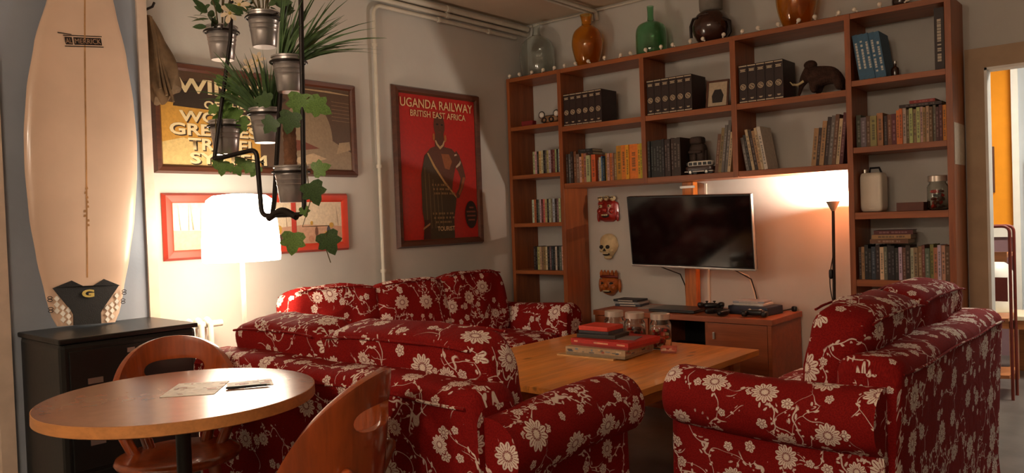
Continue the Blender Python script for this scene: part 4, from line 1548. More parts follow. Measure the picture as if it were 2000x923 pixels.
# ------------------------------------------------------------------ television wall
cs = thing('tv_console', 'low cherry wood television console under the screen', 'cabinet', (0.87, -0.46, 0))
CW, CD, CH = 1.19, 0.445, 0.59
G().box(-0.008, CW + 0.008, -0.008, CD, CH - 0.032, CH).build('top_panel', 'console', cs, bevel=0.002)
for x in (0.0, 0.40, 0.78, CW - 0.022):
    G().box(x, x + 0.022, 0.012 if 0 < x < 1 else 0.0, CD, 0.03, CH - 0.033).build('side_panel', 'console', cs, bevel=0.0015)
G().box(0.0, CW, 0.0, CD, 0.0, 0.029).build('bottom_panel', 'console', cs)
G().box(0.023, CW - 0.023, CD - 0.014, CD - 0.002, 0.03, CH - 0.033).build('back_panel', 'black', cs)
G().box(0.423, 0.779, 0.03, CD - 0.015, 0.29, 0.308).build('inner_shelf', 'console', cs)
for (x0, x1, hxp) in ((0.024, 0.399, 0.36), (0.804, CW - 0.024, 0.84)):
    d = G().box(x0, x1, -0.002, 0.015, 0.034, CH - 0.036).build('door', 'console', cs, bevel=0.0015)
    G().box(hxp, hxp + 0.012, -0.016, -0.003, CH - 0.13, CH - 0.09).build('handle', 'silver', d, bevel=0.002)
g = thing('receiver_box', 'black media receiver inside the open bay of the console', 'receiver', (1.32, -0.40, 0.3085))
G().box(0, 0.30, 0, 0.24, 0.008, 0.075).build('case', 'plastic', g, bevel=0.004)
G().cyl((0.15, -0.0005, 0.04), (0.15, -0.004, 0.04), 0.008, n=14).build('knob', 'silver', g)
for x in (0.03, 0.27):
    for y in (0.03, 0.2):
        G().cyl((x, y, 0), (x, y, 0.0085), 0.01, n=8).build('foot', 'plastic', g)

post = thing('wooden_post', 'pine post on the wall carrying the television bracket', 'post', (1.362, -0.006, 0.5905))
G().box(-0.04, 0.04, -0.06, 0, 0, 0.8135).build('shaft', 'post', post, bevel=0.003)
G().box(-0.052, 0.052, -0.066, -0.0605, 0.775, 0.79).build('clamp_plate', 'silver', post)
cd = thing('cable_conduit', 'thin white cable conduit on the wall right of the pine post', 'conduit', (1.462, -0.004, 0.5905))
G().box(-0.007, 0.007, -0.012, 0, 0, 0.80).build('duct', 'whiteplastic', cd, bevel=0.002)

TV = thing('television', 'flat black television tilted down on a wall bracket', 'television', (1.515, -0.36, 1.09))
TV.rotation_euler = (radians(8.0), radians(1.5), 0)
tw, thh = 0.83, 0.447
G().box(-tw / 2, tw / 2, -0.012, 0.028, -thh / 2, thh / 2).build('panel', 'plastic', TV, bevel=0.004)
G().box(-tw / 2 + 0.010, tw / 2 - 0.008, -0.0135, -0.0122, -thh / 2 + 0.014, thh / 2 - 0.009).build('screen', 'screen', TV)
G().box(-tw / 2 - 0.002, tw / 2 + 0.002, -0.0145, 0.01, -thh / 2 - 0.006, -thh / 2 + 0.006).build('bottom_trim', 'silver', TV, bevel=0.002)
G().box(tw / 2 - 0.001, tw / 2 + 0.003, -0.0145, 0.01, -thh / 2, thh / 2).build('side_trim', 'silver', TV)
G().box(-0.2, 0.2, 0.028, 0.062, -0.16, 0.12).build('rear_housing', 'plastic', TV, bevel=0.01)
G().box(-0.19, -0.11, 0.062, 0.284, 0.02, 0.06).build('bracket_arm', 'blackmetal', TV)
for k, (pts, mt, lab) in enumerate((
        ([(1.75, -0.30, 0.86), (1.752, -0.05, 0.80), (1.765, -0.02, 0.72), (1.785, -0.02, 0.65), (1.80, -0.03, 0.595)], 'whiteplastic', 'white cable hanging from the right of the television'),
        ([(1.27, -0.30, 0.87), (1.275, -0.04, 0.80), (1.295, -0.012, 0.72), (1.30, -0.012, 0.60)], 'wire', 'dark cable hanging left of the pine post'),
        ([(1.772, -0.31, 0.86), (1.775, -0.06, 0.78), (1.79, -0.04, 0.70), (1.815, -0.05, 0.597)], 'wire', 'dark cable beside the white one under the television'))):
    c = thing('cable', lab, 'cable')
    G().tube(pts, 0.004, 6).build('lead', mt, c, 80)

# masks on the wall
def mask_base(root, w, h, d, mt, n=12, squarish=2.6, chin=0.0):
    """bulging face shell, origin at its centre, facing -y"""
    vs, fs = [], []
    for j in range(n + 1):
        for i in range(n + 1):
            u, v = -1 + 2 * i / n, -1 + 2 * j / n
            # square to squircle
            x = u * (1 - 0.5 * abs(v) ** squarish * 0.7)
            z = v * (1 - 0.5 * abs(u) ** squarish * 0.5)
            x *= 1 - chin * max(0, -v)
            r = max(abs(u), abs(v))
            vs.append((x * w / 2, -d * max(0.0, 1 - r ** 2.4) ** 0.6, z * h / 2))
    for j in range(n):
        for i in range(n):
            a = j * (n + 1) + i
            fs.append((a, a + 1, a + n + 2, a + n + 1))
    return G().add(vs, fs).build('face', mt, root, 80)


mk = thing('wall_mask', 'red lacquered demon mask with three small skulls on its crown, topmost of the masks', 'mask', (0.703, -0.004, 1.243), 0, 'masks on the wall')
mask_base(mk, 0.172, 0.165, 0.05, 'red_mask', squarish=9)
for sx in (-1, 1):
    G().ell((0.036 * sx, -0.05, 0.03), (0.016, 0.010, 0.012)).build('eye', 'bone', mk, 80)
    G().ell((0.036 * sx, -0.058, 0.03), (0.006, 0.006, 0.006)).build('pupil', 'darkpaint', mk, 80)
    G().ell((0.036 * sx, -0.045, 0.05), (0.026, 0.012, 0.007)).build('brow', 'red_mask', mk, 80)
    G().ell((0.05 * sx, -0.045, -0.005), (0.02, 0.014, 0.02)).build('cheek', 'red_mask', mk, 80)
    G().ell((0.08 * sx, -0.014, -0.045), (0.012, 0.012, 0.036)).build('ear', 'red_mask', mk, 80)
G().ell((0, -0.06, 0.002), (0.02, 0.018, 0.018)).build('nose', 'red_mask', mk, 80)
G().ell((0, -0.05, -0.038), (0.034, 0.012, 0.014)).build('mouth', 'darkpaint', mk, 80)
for k in range(4):
    G().box(-0.024 + 0.0125 * k, -0.014 + 0.0125 * k, -0.064, -0.055, -0.038, -0.027).build('tooth', 'bone', mk)
for k in (-1, 0, 1):
    s_ = G().ell((0.052 * k, -0.025, 0.086 - 0.003 * abs(k)), (0.022, 0.018, 0.019)).build('crown_skull', 'bone', mk, 80)
    for q in (-1, 1):
        G().ell((0.052 * k + 0.007 * q, -0.041, 0.09), (0.005, 0.004, 0.005)).build('eye_socket', 'darkpaint', s_, 80)
sk = thing('wall_mask', 'bone coloured skull mask with dark eye sockets between the two other masks', 'mask', (0.702, -0.004, 0.988), 0, 'masks on the wall')
mask_base(sk, 0.145, 0.165, 0.06, 'bone', chin=0.32)
G().ell((0, -0.012, 0.03), (0.068, 0.052, 0.06)).build('cranium', 'bone', sk, 80)
for sx in (-1, 1):
    G().ell((0.026 * sx - 0.008, -0.058, -0.004), (0.017, 0.010, 0.014)).build('eye_socket', 'darkpaint', sk, 80)
    G().ell((0.042 * sx, -0.045, -0.032), (0.016, 0.014, 0.012)).build('cheekbone', 'bone', sk, 80)
G().prism([(-0.018, -0.034), (0.004, -0.034), (-0.007, -0.014)], 'y', -0.068, -0.055).build('nose_hole', 'darkpaint', sk)
G().ell((0, -0.05, -0.056), (0.030, 0.014, 0.011)).build('mouth', 'darkpaint', sk, 80)
for k in range(6):
    G().box(-0.022 + 0.0075 * k, -0.0155 + 0.0075 * k, -0.066, -0.058, -0.054, -0.046).build('tooth', 'bone', sk)
G().ell((0, -0.03, -0.078), (0.03, 0.022, 0.016)).build('jaw', 'bone', sk, 80)
ok_ = thing('wall_mask', 'ochre lacquered crowned mask, lowest of the masks', 'mask', (0.70, -0.004, 0.708), 0, 'masks on the wall')
mask_base(ok_, 0.155, 0.155, 0.06, 'ochre', chin=0.2)
for sx in (-1, 1):
    G().ell((0.034 * sx, -0.05, 0.018), (0.018, 0.010, 0.008)).build('eye', 'darkpaint', ok_, 80)
    G().ell((0.036 * sx, -0.05, 0.034), (0.028, 0.012, 0.008)).build('brow', 'ochre', ok_, 80)
    G().ell((0.046 * sx, -0.045, -0.012), (0.022, 0.016, 0.02)).build('cheek', 'ochre', ok_, 80)
    G().ell((0.082 * sx, -0.012, 0.0), (0.012, 0.012, 0.05)).build('ear', 'ochre', ok_, 80)
G().ell((0, -0.062, 0.0), (0.018, 0.02, 0.022)).build('nose', 'ochre', ok_, 80)
G().ell((0, -0.05, -0.04), (0.034, 0.012, 0.012)).build('mouth', 'darkpaint', ok_, 80)
G().box(-0.026, 0.026, -0.066, -0.056, -0.04, -0.032).build('teeth', 'bone', ok_)
G().tube([(-0.072, -0.015, 0.062), (0, -0.05, 0.066), (0.072, -0.015, 0.062)], 0.011, 8).build('crown_band', 'redboard', ok_, 80)
for k in range(5):
    G().prism([(-0.011, 0.0), (0.011, 0.0), (0.013, 0.018), (0.0, 0.04), (-0.013, 0.018)], 'y', -0.008, 0.004,
              T=Matrix.Translation((0.031 * (k - 2), -0.028 + 0.004 * abs(k - 2), 0.07))).build('crown_point', 'ochre', ok_)

# things on the console
g = G()
def slab(name, label, cat, loc, rotz, w, d, h, col, group=None, edge=(206, 196, 180), title=False):
    o = thing(name, label, cat, loc, rotz, group)
    b = G()
    b.box(-w / 2, w / 2, -d / 2, d / 2, 0, h, col=col)
    b.build('body', 'print', o, bevel=min(0.0025, h * 0.2))
    if title:
        t = G()
        t.box(-w * 0.3, w * 0.3, -d / 2 - 0.0006, -d / 2, h * 0.3, h * 0.7, col=edge)
        t.build('spine_title', 'print', o)
    return o


slab('disc_case', 'dark blue flat case lowest in the pile at the left end of the console', 'disc case', (0.97, -0.16, 0.5905), 0.1, 0.19, 0.135, 0.016, (44, 52, 66), 'cases piled on the console', title=True)
slab('disc_case', 'pale grey flat case in the middle of the console pile', 'disc case', (0.965, -0.16, 0.607), 0.06, 0.19, 0.135, 0.014, (150, 150, 150), 'cases piled on the console', title=True)
slab('disc_case', 'black flat case topmost in the console pile', 'disc case', (0.955, -0.155, 0.6215), 0.0, 0.19, 0.135, 0.015, (30, 32, 38), 'cases piled on the console', title=True)
slab('notebook', 'pale grey magazine lying flat left of the laptop', 'magazine', (1.16, -0.19, 0.5905), 0.15, 0.16, 0.2, 0.005, (150, 144, 138))
lp = thing('laptop', 'closed dark laptop lying on the console in front of the pine post', 'laptop', (1.40, -0.30, 0.5905), 0.03)
G().box(-0.155, 0.155, -0.11, 0.11, 0.003, 0.013).build('base', 'plastic', lp, bevel=0.003)
G().box(-0.155, 0.155, -0.11, 0.11, 0.0135, 0.021).build('lid', 'plastic', lp, bevel=0.003)
for x in (-0.13, 0.13):
    G().cyl((x, -0.09, 0), (x, -0.09, 0.0032), 0.008, n=8).build('foot', 'plastic', lp)
for k, (x, y, rz, lab) in enumerate(((1.635, -0.335, 0.5, 'black game controller standing tilted left of the blue game box'),
                                     (1.725, -0.375, -0.5, 'black game controller lying flat at the console edge'))):
    gc = thing('game_controller', lab, 'controller', (x, y, 0.5905), rz, 'game controllers on the console')
    if k == 0:
        gc.rotation_euler = (radians(-18), 0, rz)
        gc.location.z += 0.022
    G().puff((0, 0, 0.024), (0.10, 0.06, 0.032), 4, 8, 0.1).build('shell', 'plastic', gc, 80)
    for sx in (-1, 1):
        G().puff((0.056 * sx, -0.032, 0.021), (0.036, 0.085, 0.034), 3, 8, T=Matrix.Rotation(radians(14 * sx), 4, 'Z')).build('grip', 'plastic', gc, 80)
        st = G().cyl((0.022 * sx, -0.012, 0.038), (0.022 * sx, -0.012, 0.048), 0.005, n=10).build('stick', 'blackmetal', gc, 60)
        G().ell((0.022 * sx, -0.012, 0.05), (0.010, 0.010, 0.004)).build('stick_cap', 'blackmetal', st, 80)
gb = thing('game_console', 'dark blue game console box near the right end of the console', 'game console', (1.865, -0.22, 0.5905), -0.12)
G().box(-0.13, 0.13, -0.09, 0.09, 0.0, 0.05, col=(40, 48, 66)).build('case', 'print', gb, bevel=0.006)
G().box(-0.05, 0.05, -0.0915, -0.09, 0.022, 0.03, col=(14, 14, 16)).build('disc_slot', 'print', gb)
slab('disc_case', 'white flat case lying on the game console', 'disc case', (1.85, -0.21, 0.6407), -0.05, 0.19, 0.135, 0.014, (206, 204, 200), 'cases on the game console', title=True)
slab('disc_case', 'grey-blue flat case topmost on the game console', 'disc case', (1.84, -0.205, 0.655), 0.08, 0.19, 0.135, 0.012, (150, 158, 168), 'cases on the game console', title=True)
gc = thing('game_controller', 'black game controller with silver trim in front of the game console box', 'controller', (1.93, -0.365, 0.5905), 0.15, 'game controllers on the console')
G().puff((0, 0, 0.024), (0.105, 0.05, 0.034), 4, 8, 0.1).build('shell', 'plastic', gc, 80)
for sx in (-1, 1):
    G().puff((0.056 * sx, -0.022, 0.02), (0.036, 0.065, 0.034), 3, 8).build('grip', 'plastic', gc, 80)
    G().ell((0.03 * sx, -0.012, 0.042), (0.010, 0.010, 0.005)).build('button', 'silver', gc, 80)
cb2 = thing('power_cable', 'black cable with plug trailing over the console right end', 'cable', (0, 0, 0.5905))
G().tube([(1.98, -0.2, 0.005), (2.0, -0.12, 0.012), (2.02, -0.06, 0.016), (2.03, -0.05, 0.006)], 0.004, 6).build('lead', 'wire', cb2, 80)
G().puff((2.035, -0.05, 0.016), (0.03, 0.024, 0.032), 4, 5).build('plug', 'plastic', cb2, 80)
cb3 = thing('floor_cable', 'dark cable running from the console to the wall by the uplighter', 'cable')
G().tube([(2.075, -0.05, 0.22), (2.16, -0.03, 0.25), (2.3, -0.02, 0.30), (2.42, -0.02, 0.33)], 0.004, 6).build('lead', 'wire', cb3, 80)

# ------------------------------------------------------------------ coffee table things
def sweet_jar(label, loc, cols, seed, r=0.056, h=0.155):
    root = thing('glass_jar', label, 'jar', loc, 0, 'glass jars with steel lids')
    rn = random.Random(seed)
    t = 0.0035
    G().lathe([(0, 0), (r - 0.006, 0), (r, 0.008), (r, h - 0.03), (r - 0.004, h - 0.018), (r - 0.011, h - 0.01), (r - 0.011, h + 0.004),
               (r - 0.011 - t, h + 0.004), (r - 0.011 - t, h - 0.012), (r - t, h - 0.03), (r - t, 0.012), (r - 0.01, 0.006), (0, 0.006)], n=32).build('glass_body', 'jarglass', root, 50)
    G().lathe([(0, h + 0.030), (r - 0.008, h + 0.030), (r - 0.005, h + 0.027), (r - 0.005, h - 0.001), (r - 0.0085, h - 0.001), (r - 0.0085, h + 0.0045), (0, h + 0.0045)], n=32).build('lid', 'lidsteel', root, 40)
    g = G()
    k = 0
    for lay in range(5):
        for i in range(7):
            a = rn.uniform(0, 6.28)
            q = (r - 0.022) * math.sqrt(rn.random())
            z = 0.018 + lay * 0.02
            T = Matrix.Rotation(rn.uniform(0, 3), 4, 'X') @ Matrix.Rotation(rn.uniform(0, 3), 4, 'Z')
            g.ell((q * cos(a), q * sin(a), z), (0.015, 0.010, 0.008), 8, 5, m=k % len(cols), T=T)
            k += 1
    o = g.build('sweets', cols, root, 80)
    o['kind'] = 'stuff'
    return root


SW = {c: mat('sweet_' + c, v, 0.4) for c, v in dict(red=(190, 36, 24), brown=(110, 56, 32), cream=(206, 176, 130), grey=(90, 74, 66), pink=(206, 110, 90)).items()}
sweet_jar('glass jar of brown sweets, left of the three behind the games', (1.445, -1.105, 0.5002), [SW['brown'], SW['cream'], SW['grey']], 1)
sweet_jar('glass jar of dark sweets, middle one of the three behind the games', (1.585, -1.12, 0.5002), [SW['brown'], SW['grey'], SW['red'], SW['brown']], 2)
sweet_jar('glass jar of bright red sweets, right one of the three', (1.728, -1.10, 0.5002), [SW['red'], SW['red'], SW['pink'], SW['cream']], 3)


def game_box(label, loc, rotz, w, d, h, side, art, seed, group='board games on the coffee table', words=()):
    rn = random.Random(seed)
    root = thing('board_game', label, 'board game', loc, rotz, group)
    G().box(-w / 2, w / 2, -d / 2, d / 2, 0, h * 0.35, col=tuple(int(c * 0.8) for c in side)).build('box_base', 'print', root, bevel=0.001)
    g = G()
    g.box(-w / 2 - 0.002, w / 2 + 0.002, -d / 2 - 0.002, d / 2 + 0.002, h * 0.36, h, col=side)
    y = -d / 2 - 0.0028
    for k in range(16 if art else 0):
        x0 = rn.uniform(-w / 2, w / 2 - 0.03)
        z0 = h * 0.38 + rn.uniform(0, h * 0.35)
        a, b = rn.uniform(0.008, 0.03), rn.uniform(h * 0.1, h * 0.25)
        g.add([(x0, y - 0.00003 * k, z0), (x0 + a, y - 0.00003 * k, z0), (x0 + a, y - 0.00003 * k, min(z0 + b, h)), (x0, y - 0.00003 * k, min(z0 + b, h))], [(0, 1, 2, 3)], col=rn.choice(art))
        x = w / 2 + 0.0028 + 0.00003 * k
        y0 = rn.uniform(-d / 2, d / 2 - 0.03)
        g.add([(x, y0, z0), (x, y0 + a, z0), (x, y0 + a, min(z0 + b, h)), (x, y0, min(z0 + b, h))], [(0, 1, 2, 3)], col=rn.choice(art))
    g.build('box_lid', 'print', root)
    for (x0, x1) in words:
        t = G()
        n = int((x1 - x0) / 0.008)
        for q in range(n):
            t.box(x0 + q * 0.008, x0 + q * 0.008 + 0.006, -d / 2 - 0.003, -d / 2 - 0.002, h * 0.52, h * 0.75, col=(240, 180, 140))
        t.build('side_lettering', 'print', root)
    return root


gr = 0.02
tray = thing('wooden_tray', 'thin kraft board lying under the picture-sided board game', 'board', (1.535, -1.37, 0.5002), gr)
G().box(-0.17, 0.17, -0.155, 0.135, 0, 0.006).build('sheet', 'cardboard', tray)
game_box('board game box with colourful picture sides, lowest of the pile', (1.585, -1.365, 0.5066), gr + 0.03, 0.34, 0.29, 0.042, (176, 150, 116),
         ((120, 140, 150), (90, 70, 60), (206, 186, 150), (160, 80, 60), (196, 160, 110), (110, 110, 100), (70, 84, 96)), 5)
game_box('bright red board game box lying on the picture-sided box', (1.60, -1.335, 0.5490), gr - 0.06, 0.35, 0.28, 0.034, (186, 34, 22), None, 6,
         words=((-0.155, -0.13), (-0.03, 0.06), (0.11, 0.16)))
slab('grey_card', 'grey card lying on the red board game box', 'card', (1.685, -1.34, 0.5834), 0.2, 0.10, 0.12, 0.003, (120, 110, 108))
slab('dark_box', 'dark green flat box under the black one on the red game', 'box', (1.535, -1.35, 0.5834), gr + 0.1, 0.22, 0.16, 0.020, (48, 44, 36), 'small boxes on the red game')
slab('dark_box', 'black flat box under the small red box', 'box', (1.525, -1.35, 0.6036), gr + 0.02, 0.18, 0.15, 0.016, (32, 30, 36), 'small boxes on the red game')
slab('red_box', 'small bright red box topmost on the coffee table pile', 'box', (1.52, -1.345, 0.6198), gr, 0.175, 0.15, 0.022, (206, 54, 28), 'small boxes on the red game')
game_box('pale red card game box beside the right jar', (1.825, -1.19, 0.5002), 0.45, 0.075, 0.06, 0.03, (196, 96, 70), ((220, 150, 120), (160, 50, 40), (230, 200, 170)), 9)

# ------------------------------------------------------------------ bookcase ornaments
TOP = 2.2412


def bottle(name, label, x, y, prof, mt, cat, t=0.004, z=TOP, n=40, sx=1.0):
    root = thing(name, label, cat, (x, y, z))
    inner = [(max(r - t, 0.0), zz if i else t) for i, (r, zz) in enumerate(prof) if r > 0]
    pts = [(0, 0)] + prof + [(max(prof[-1][0] - t, 0.002), prof[-1][1])] + [(max(r - t, 0.002), max(zz, t)) for r, zz in reversed(prof[:-1])] + [(0, t)]
    G().lathe(pts, n=n, sx=sx).build('glass_body', mt, root, 60)
    return root


def sm(prof, k=3):
    """smooth a profile (r, z) with Catmull-Rom"""
    out = []
    n = len(prof)
    for i in range(n - 1):
        p0, p1, p2, p3 = prof[max(i - 1, 0)], prof[i], prof[i + 1], prof[min(i + 2, n - 1)]
        for q in range(k):
            t = q / k
            out.append(tuple(0.5 * ((2 * p1[c]) + (-p0[c] + p2[c]) * t + (2 * p0[c] - 5 * p1[c] + 4 * p2[c] - p3[c]) * t * t + (-p0[c] + 3 * p1[c] - 3 * p2[c] + p3[c]) * t ** 3) for c in (0, 1)))
    return out + [prof[-1]]


bottle('demijohn', 'large clear glass demijohn in the corner on top of the bookcase', 0.20, -0.132,
       sm([(0.10, 0.0), (0.115, 0.03), (0.122, 0.12), (0.122, 0.19), (0.105, 0.255), (0.06, 0.295), (0.03, 0.315), (0.026, 0.36), (0.030, 0.395)]), 'clear', 'bottle', 0.003, sx=1.1)
bottle('glass_vase', 'amber glass vase with flared neck on top of the bookcase', 0.665, -0.15,
       sm([(0.062, 0.0), (0.085, 0.05), (0.105, 0.13), (0.108, 0.19), (0.092, 0.25), (0.055, 0.285), (0.036, 0.30), (0.036, 0.33), (0.046, 0.37)]), 'amber', 'vase', 0.004)
bottle('demijohn', 'green glass demijohn with tall neck on top of the bookcase', 1.175, -0.15,
       sm([(0.09, 0.0), (0.10, 0.02), (0.102, 0.10), (0.098, 0.17), (0.078, 0.205), (0.036, 0.225), (0.022, 0.24), (0.021, 0.29), (0.023, 0.325)]), 'green', 'bottle', 0.004)
bottle('glass_vase', 'large amber glass vase cut by the picture top near the right column', 2.135, -0.15,
       sm([(0.065, 0.0), (0.09, 0.05), (0.112, 0.14), (0.112, 0.22), (0.09, 0.285), (0.05, 0.32), (0.045, 0.36)]), 'amber', 'vase', 0.004)
cn = thing('round_jug', 'dark glazed round jug with straps and a grey cloth collar on top of the bookcase', 'jug', (1.605, -0.155, TOP))
G().lathe([(0, 0.0)] + sm([(0.05, 0.0), (0.09, 0.03), (0.115, 0.09), (0.112, 0.14), (0.085, 0.19), (0.05, 0.21), (0.045, 0.24)]) + [(0, 0.24)], n=36).build('body', 'darkglass', cn, 70)
G().lathe([(0.052, 0.205), (0.07, 0.215), (0.072, 0.30), (0.06, 0.33), (0.0, 0.335)], n=28).build('collar', mat('grey_cloth', (128, 122, 112), 0.8, bump=0.2), cn, 60)
G().tube([(-0.04, -0.095, 0.155), (-0.09, -0.06, 0.165), (-0.125, -0.03, 0.13), (-0.128, -0.02, 0.06)], 0.009, 8).build('strap', 'darkpaint', cn, 80)
G().tube([(-0.07, -0.078, 0.16), (-0.02, -0.10, 0.172), (0.03, -0.098, 0.17), (0.01, -0.09, 0.18), (-0.05, -0.082, 0.172)], 0.005, 6, closed=True).build('buckle', 'stone', cn, 80)
G().tube([(0.095, -0.05, 0.14), (0.13, -0.02, 0.12), (0.125, 0.0, 0.06), (0.1, 0.0, 0.03)], 0.010, 8).build('handle', 'darkpaint', cn, 80)
dk = thing('dark_pot', 'small dark pot on top of the right bookcase column', 'pot', (2.69, -0.16, TOP))
G().lathe([(0, 0)] + sm([(0.03, 0), (0.042, 0.03), (0.04, 0.07), (0.025, 0.09), (0.03, 0.10)]) + [(0, 0.1)], n=24).build('body', 'darkglass', dk, 60)
G().lathe([(0, 0.118), (0.012, 0.112), (0.032, 0.101), (0, 0.101)], n=24).build('lid', 'darkglass', dk, 40)

# string of little bulbs along the front edge
sl = thing('string_lights', 'string of little unlit white bulbs along the bookcase top edge', 'string lights', (0, 0, TOP))
rn = random.Random(4)
pts = []
x = 0.04
bx = []
while x < 2.80:
    bx.append(x)
    x += rn.uniform(0.098, 0.118)
for i, x in enumerate(bx):
    y = -0.27 + rn.uniform(-0.003, 0.003)
    pts += [(x - 0.03, y + 0.012, 0.003), (x, y + 0.006, 0.003)]
    a = rn.uniform(-1.0, 1.0)
    g = G()
    dx, dz = sin(a), abs(cos(a))
    up_b = rn.random() < 0.25
    p0 = Vector((x, y, 0.004))
    p1 = p0 + Vector((dx * 0.014, -0.004, 0.006 + 0.006 * dz))
    b = G().ell(p1 + Vector((dx * 0.006, 0, 0.004)), (0.0125, 0.0125, 0.0125)).build('bulb', 'bulb', sl, 80)
    G().cyl(p0, p1, 0.005, n=8).build('socket', 'whiteplastic', b, 60)
G().tube(pts, 0.0018, 5).build('wire', 'wire', sl)

# left column top shelf
rb = slab('red_box', 'small red toy box on the top left shelf', 'box', (0.155, -0.20, 1.8804), 0.05, 0.10, 0.05, 0.042, (140, 32, 34), None)
tm = thing('toy_ornament', 'small tan toy with two round pale ends on the top left shelf', 'toy', (0.345, -0.19, 1.8804), 0.1)
G().puff((0, 0, 0.035), (0.15, 0.06, 0.05), 3, 8).build('body', mat('tan_toy', (150, 112, 78), 0.6, var=0.3, scale=60), tm, 80)
for sx in (-1, 1):
    hd = G().ell((0.062 * sx, -0.008, 0.072), (0.022, 0.018, 0.022)).build('lamp', 'white', tm, 80)
    G().tube([(0.062 * sx + 0.024 * cos(a), -0.012, 0.072 + 0.024 * sin(a)) for a in [2 * pi * k / 14 for k in range(14)]], 0.004, 6, closed=True).build('rim', 'darkpaint', hd, 80)
    G().tube([(0.03 * sx + 0.017 * cos(a), -0.035, 0.03 + 0.017 * sin(a)) for a in [2 * pi * k / 14 for k in range(14)]], 0.005, 6, closed=True).build('wheel', 'darkpaint', tm, 80)
G().cyl((-0.05, 0, 0.06), (0.05, 0, 0.062), 0.006, n=8).build('bar', 'darkpaint', tm, 60)

# small leaning picture in bay 3
pf = thing('photo_frame', 'small dark framed picture leaning on the shelf beside the encyclopedias', 'picture', (1.655, -0.215, 1.8386), radians(8))
pf.rotation_euler = (radians(-14), 0, radians(8))
G().box(-0.062, 0.062, 0, 0.006, 0.004, 0.176, col=(196, 178, 150)).build('mount', 'print', pf)
for (a, b, c, d) in ((-0.07, 0.07, 0.0, 0.012), (-0.07, 0.07, 0.168, 0.18), (-0.07, -0.058, 0.012, 0.168), (0.058, 0.07, 0.012, 0.168)):
    G().box(a, b, -0.006, 0.008, c, d).build('frame_side', 'frame', pf, bevel=0.0015)
g = G()
g.add([(u, -0.0006, v) for u, v in [(-0.03, 0.035), (0.03, 0.035), (0.038, 0.08), (0.02, 0.12), (-0.02, 0.12), (-0.036, 0.08)]], [tuple(range(6))], col=(44, 36, 34))
g.build('printed_picture', 'print', pf)
G().tube([(0, 0.004, 0.12), (0, 0.05, 0.014)], 0.004, 6).build('strut', 'frame', pf)

# carved dark head and toy minibus in bay 3 lower
hd = thing('carved_head', 'dark carved stone head standing behind the toy minibus', 'statue', (1.485, -0.14, 1.4404))
G().puff((0, 0, 0.10), (0.10, 0.09, 0.20), 4.5, 8, 0.05).build('head', 'stone', hd, 80)
G().puff((0, -0.01, 0.218), (0.085, 0.085, 0.05), 4, 6).build('topknot', 'stone', hd, 80)
G().puff((0, -0.046, 0.145), (0.092, 0.03, 0.022), 4, 6).build('brow', 'stone', hd, 80)
G().puff((0, -0.052, 0.105), (0.024, 0.03, 0.07), 3, 6).build('nose', 'stone', hd, 80)
G().puff((0, -0.046, 0.05), (0.055, 0.02, 0.018), 4, 6).build('mouth', 'stone', hd, 80)
for sx in (-1, 1):
    G().puff((0.052 * sx, 0.0, 0.10), (0.016, 0.03, 0.11), 4, 6).build('ear', 'stone', hd, 80)
mb = thing('toy_minibus', 'dark and white toy minibus on the shelf above the television', 'toy bus', (1.545, -0.235, 1.4404), radians(4))
bw, bl = 0.07, 0.18
G().puff((0, 0, 0.034), (bl, bw, 0.036), 6, 8).build('lower_body', mat('minibus_dark', (60, 40, 36), 0.3, coat=0.5), mb, 60)
G().puff((0.004, 0, 0.066), (bl - 0.016, bw - 0.008, 0.034), 5, 8).build('upper_body', 'white', mb, 60)
G().box(-bl / 2 - 0.002, bl / 2 + 0.002, -bw / 2 - 0.002, bw / 2 + 0.002, 0.015, 0.020).build('bumper_strip', 'white', mb, bevel=0.001)
for k in range(5):
    x = -0.066 + 0.031 * k
    G().box(x, x + 0.024, -bw / 2 + 0.0025, -bw / 2 + 0.006, 0.056, 0.074).build('window', 'plastic', mb, bevel=0.001)
G().box(-bl / 2 + 0.007, -bl / 2 + 0.010, -0.022, 0.022, 0.056, 0.074).build('windscreen', 'plastic', mb)
for x in (-0.052, 0.052):
    for y in (-1, 1):
        wl = G().cyl((x, y * bw / 2 - y * 0.006, 0.0145), (x, y * bw / 2 + y * 0.004, 0.0145), 0.0145, n=18).build('wheel', 'plastic', mb, 50)
        G().cyl((x, y * bw / 2 + y * 0.0042, 0.0145), (x, y * bw / 2 + y * 0.006, 0.0145), 0.008, n=14).build('hub_cap', 'chrome', wl, 50)

# toy mammoth in bay 4
mm = thing('toy_mammoth', 'brown shaggy toy mammoth with pale tusks beside the encyclopedias', 'toy animal', (2.30, -0.15, 1.8384))
mm.scale = (0.82, 0.82, 0.9)
me_ = bpy.data.meshes.new('body')
sk_v = [(-0.085, 0, 0.135), (-0.02, 0, 0.125), (0.055, 0, 0.115), (0.10, 0, 0.095), (-0.135, 0, 0.15), (-0.165, 0, 0.12),
        (-0.185, 0, 0.075), (-0.195, 0, 0.04), (-0.205, 0, 0.02)]
sk_r = [0.075, 0.07, 0.062, 0.05, 0.055, 0.035, 0.017, 0.012, 0.009]
sk_e = [(0, 1), (1, 2), (2, 3), (0, 4), (4, 5), (5, 6), (6, 7), (7, 8)]
for (b, x, y) in ((0, -0.085, -0.04), (0, -0.08, 0.04), (3, 0.085, -0.038), (3, 0.09, 0.038)):
    i = len(sk_v)
    sk_v += [(x, y, 0.065), (x + 0.003, y, 0.018)]
    sk_r += [0.03, 0.024]
    sk_e += [(b, i), (i, i + 1)]
me_.from_pydata(sk_v, sk_e, [])
ob = bpy.data.objects.new('body', me_)
COL.objects.link(ob)
md = ob.modifiers.new('skin', 'SKIN')
for i, v in enumerate(me_.skin_vertices[0].data if me_.skin_vertices else []):
    v.radius = (sk_r[i], sk_r[i])
if not me_.skin_vertices:
    pass
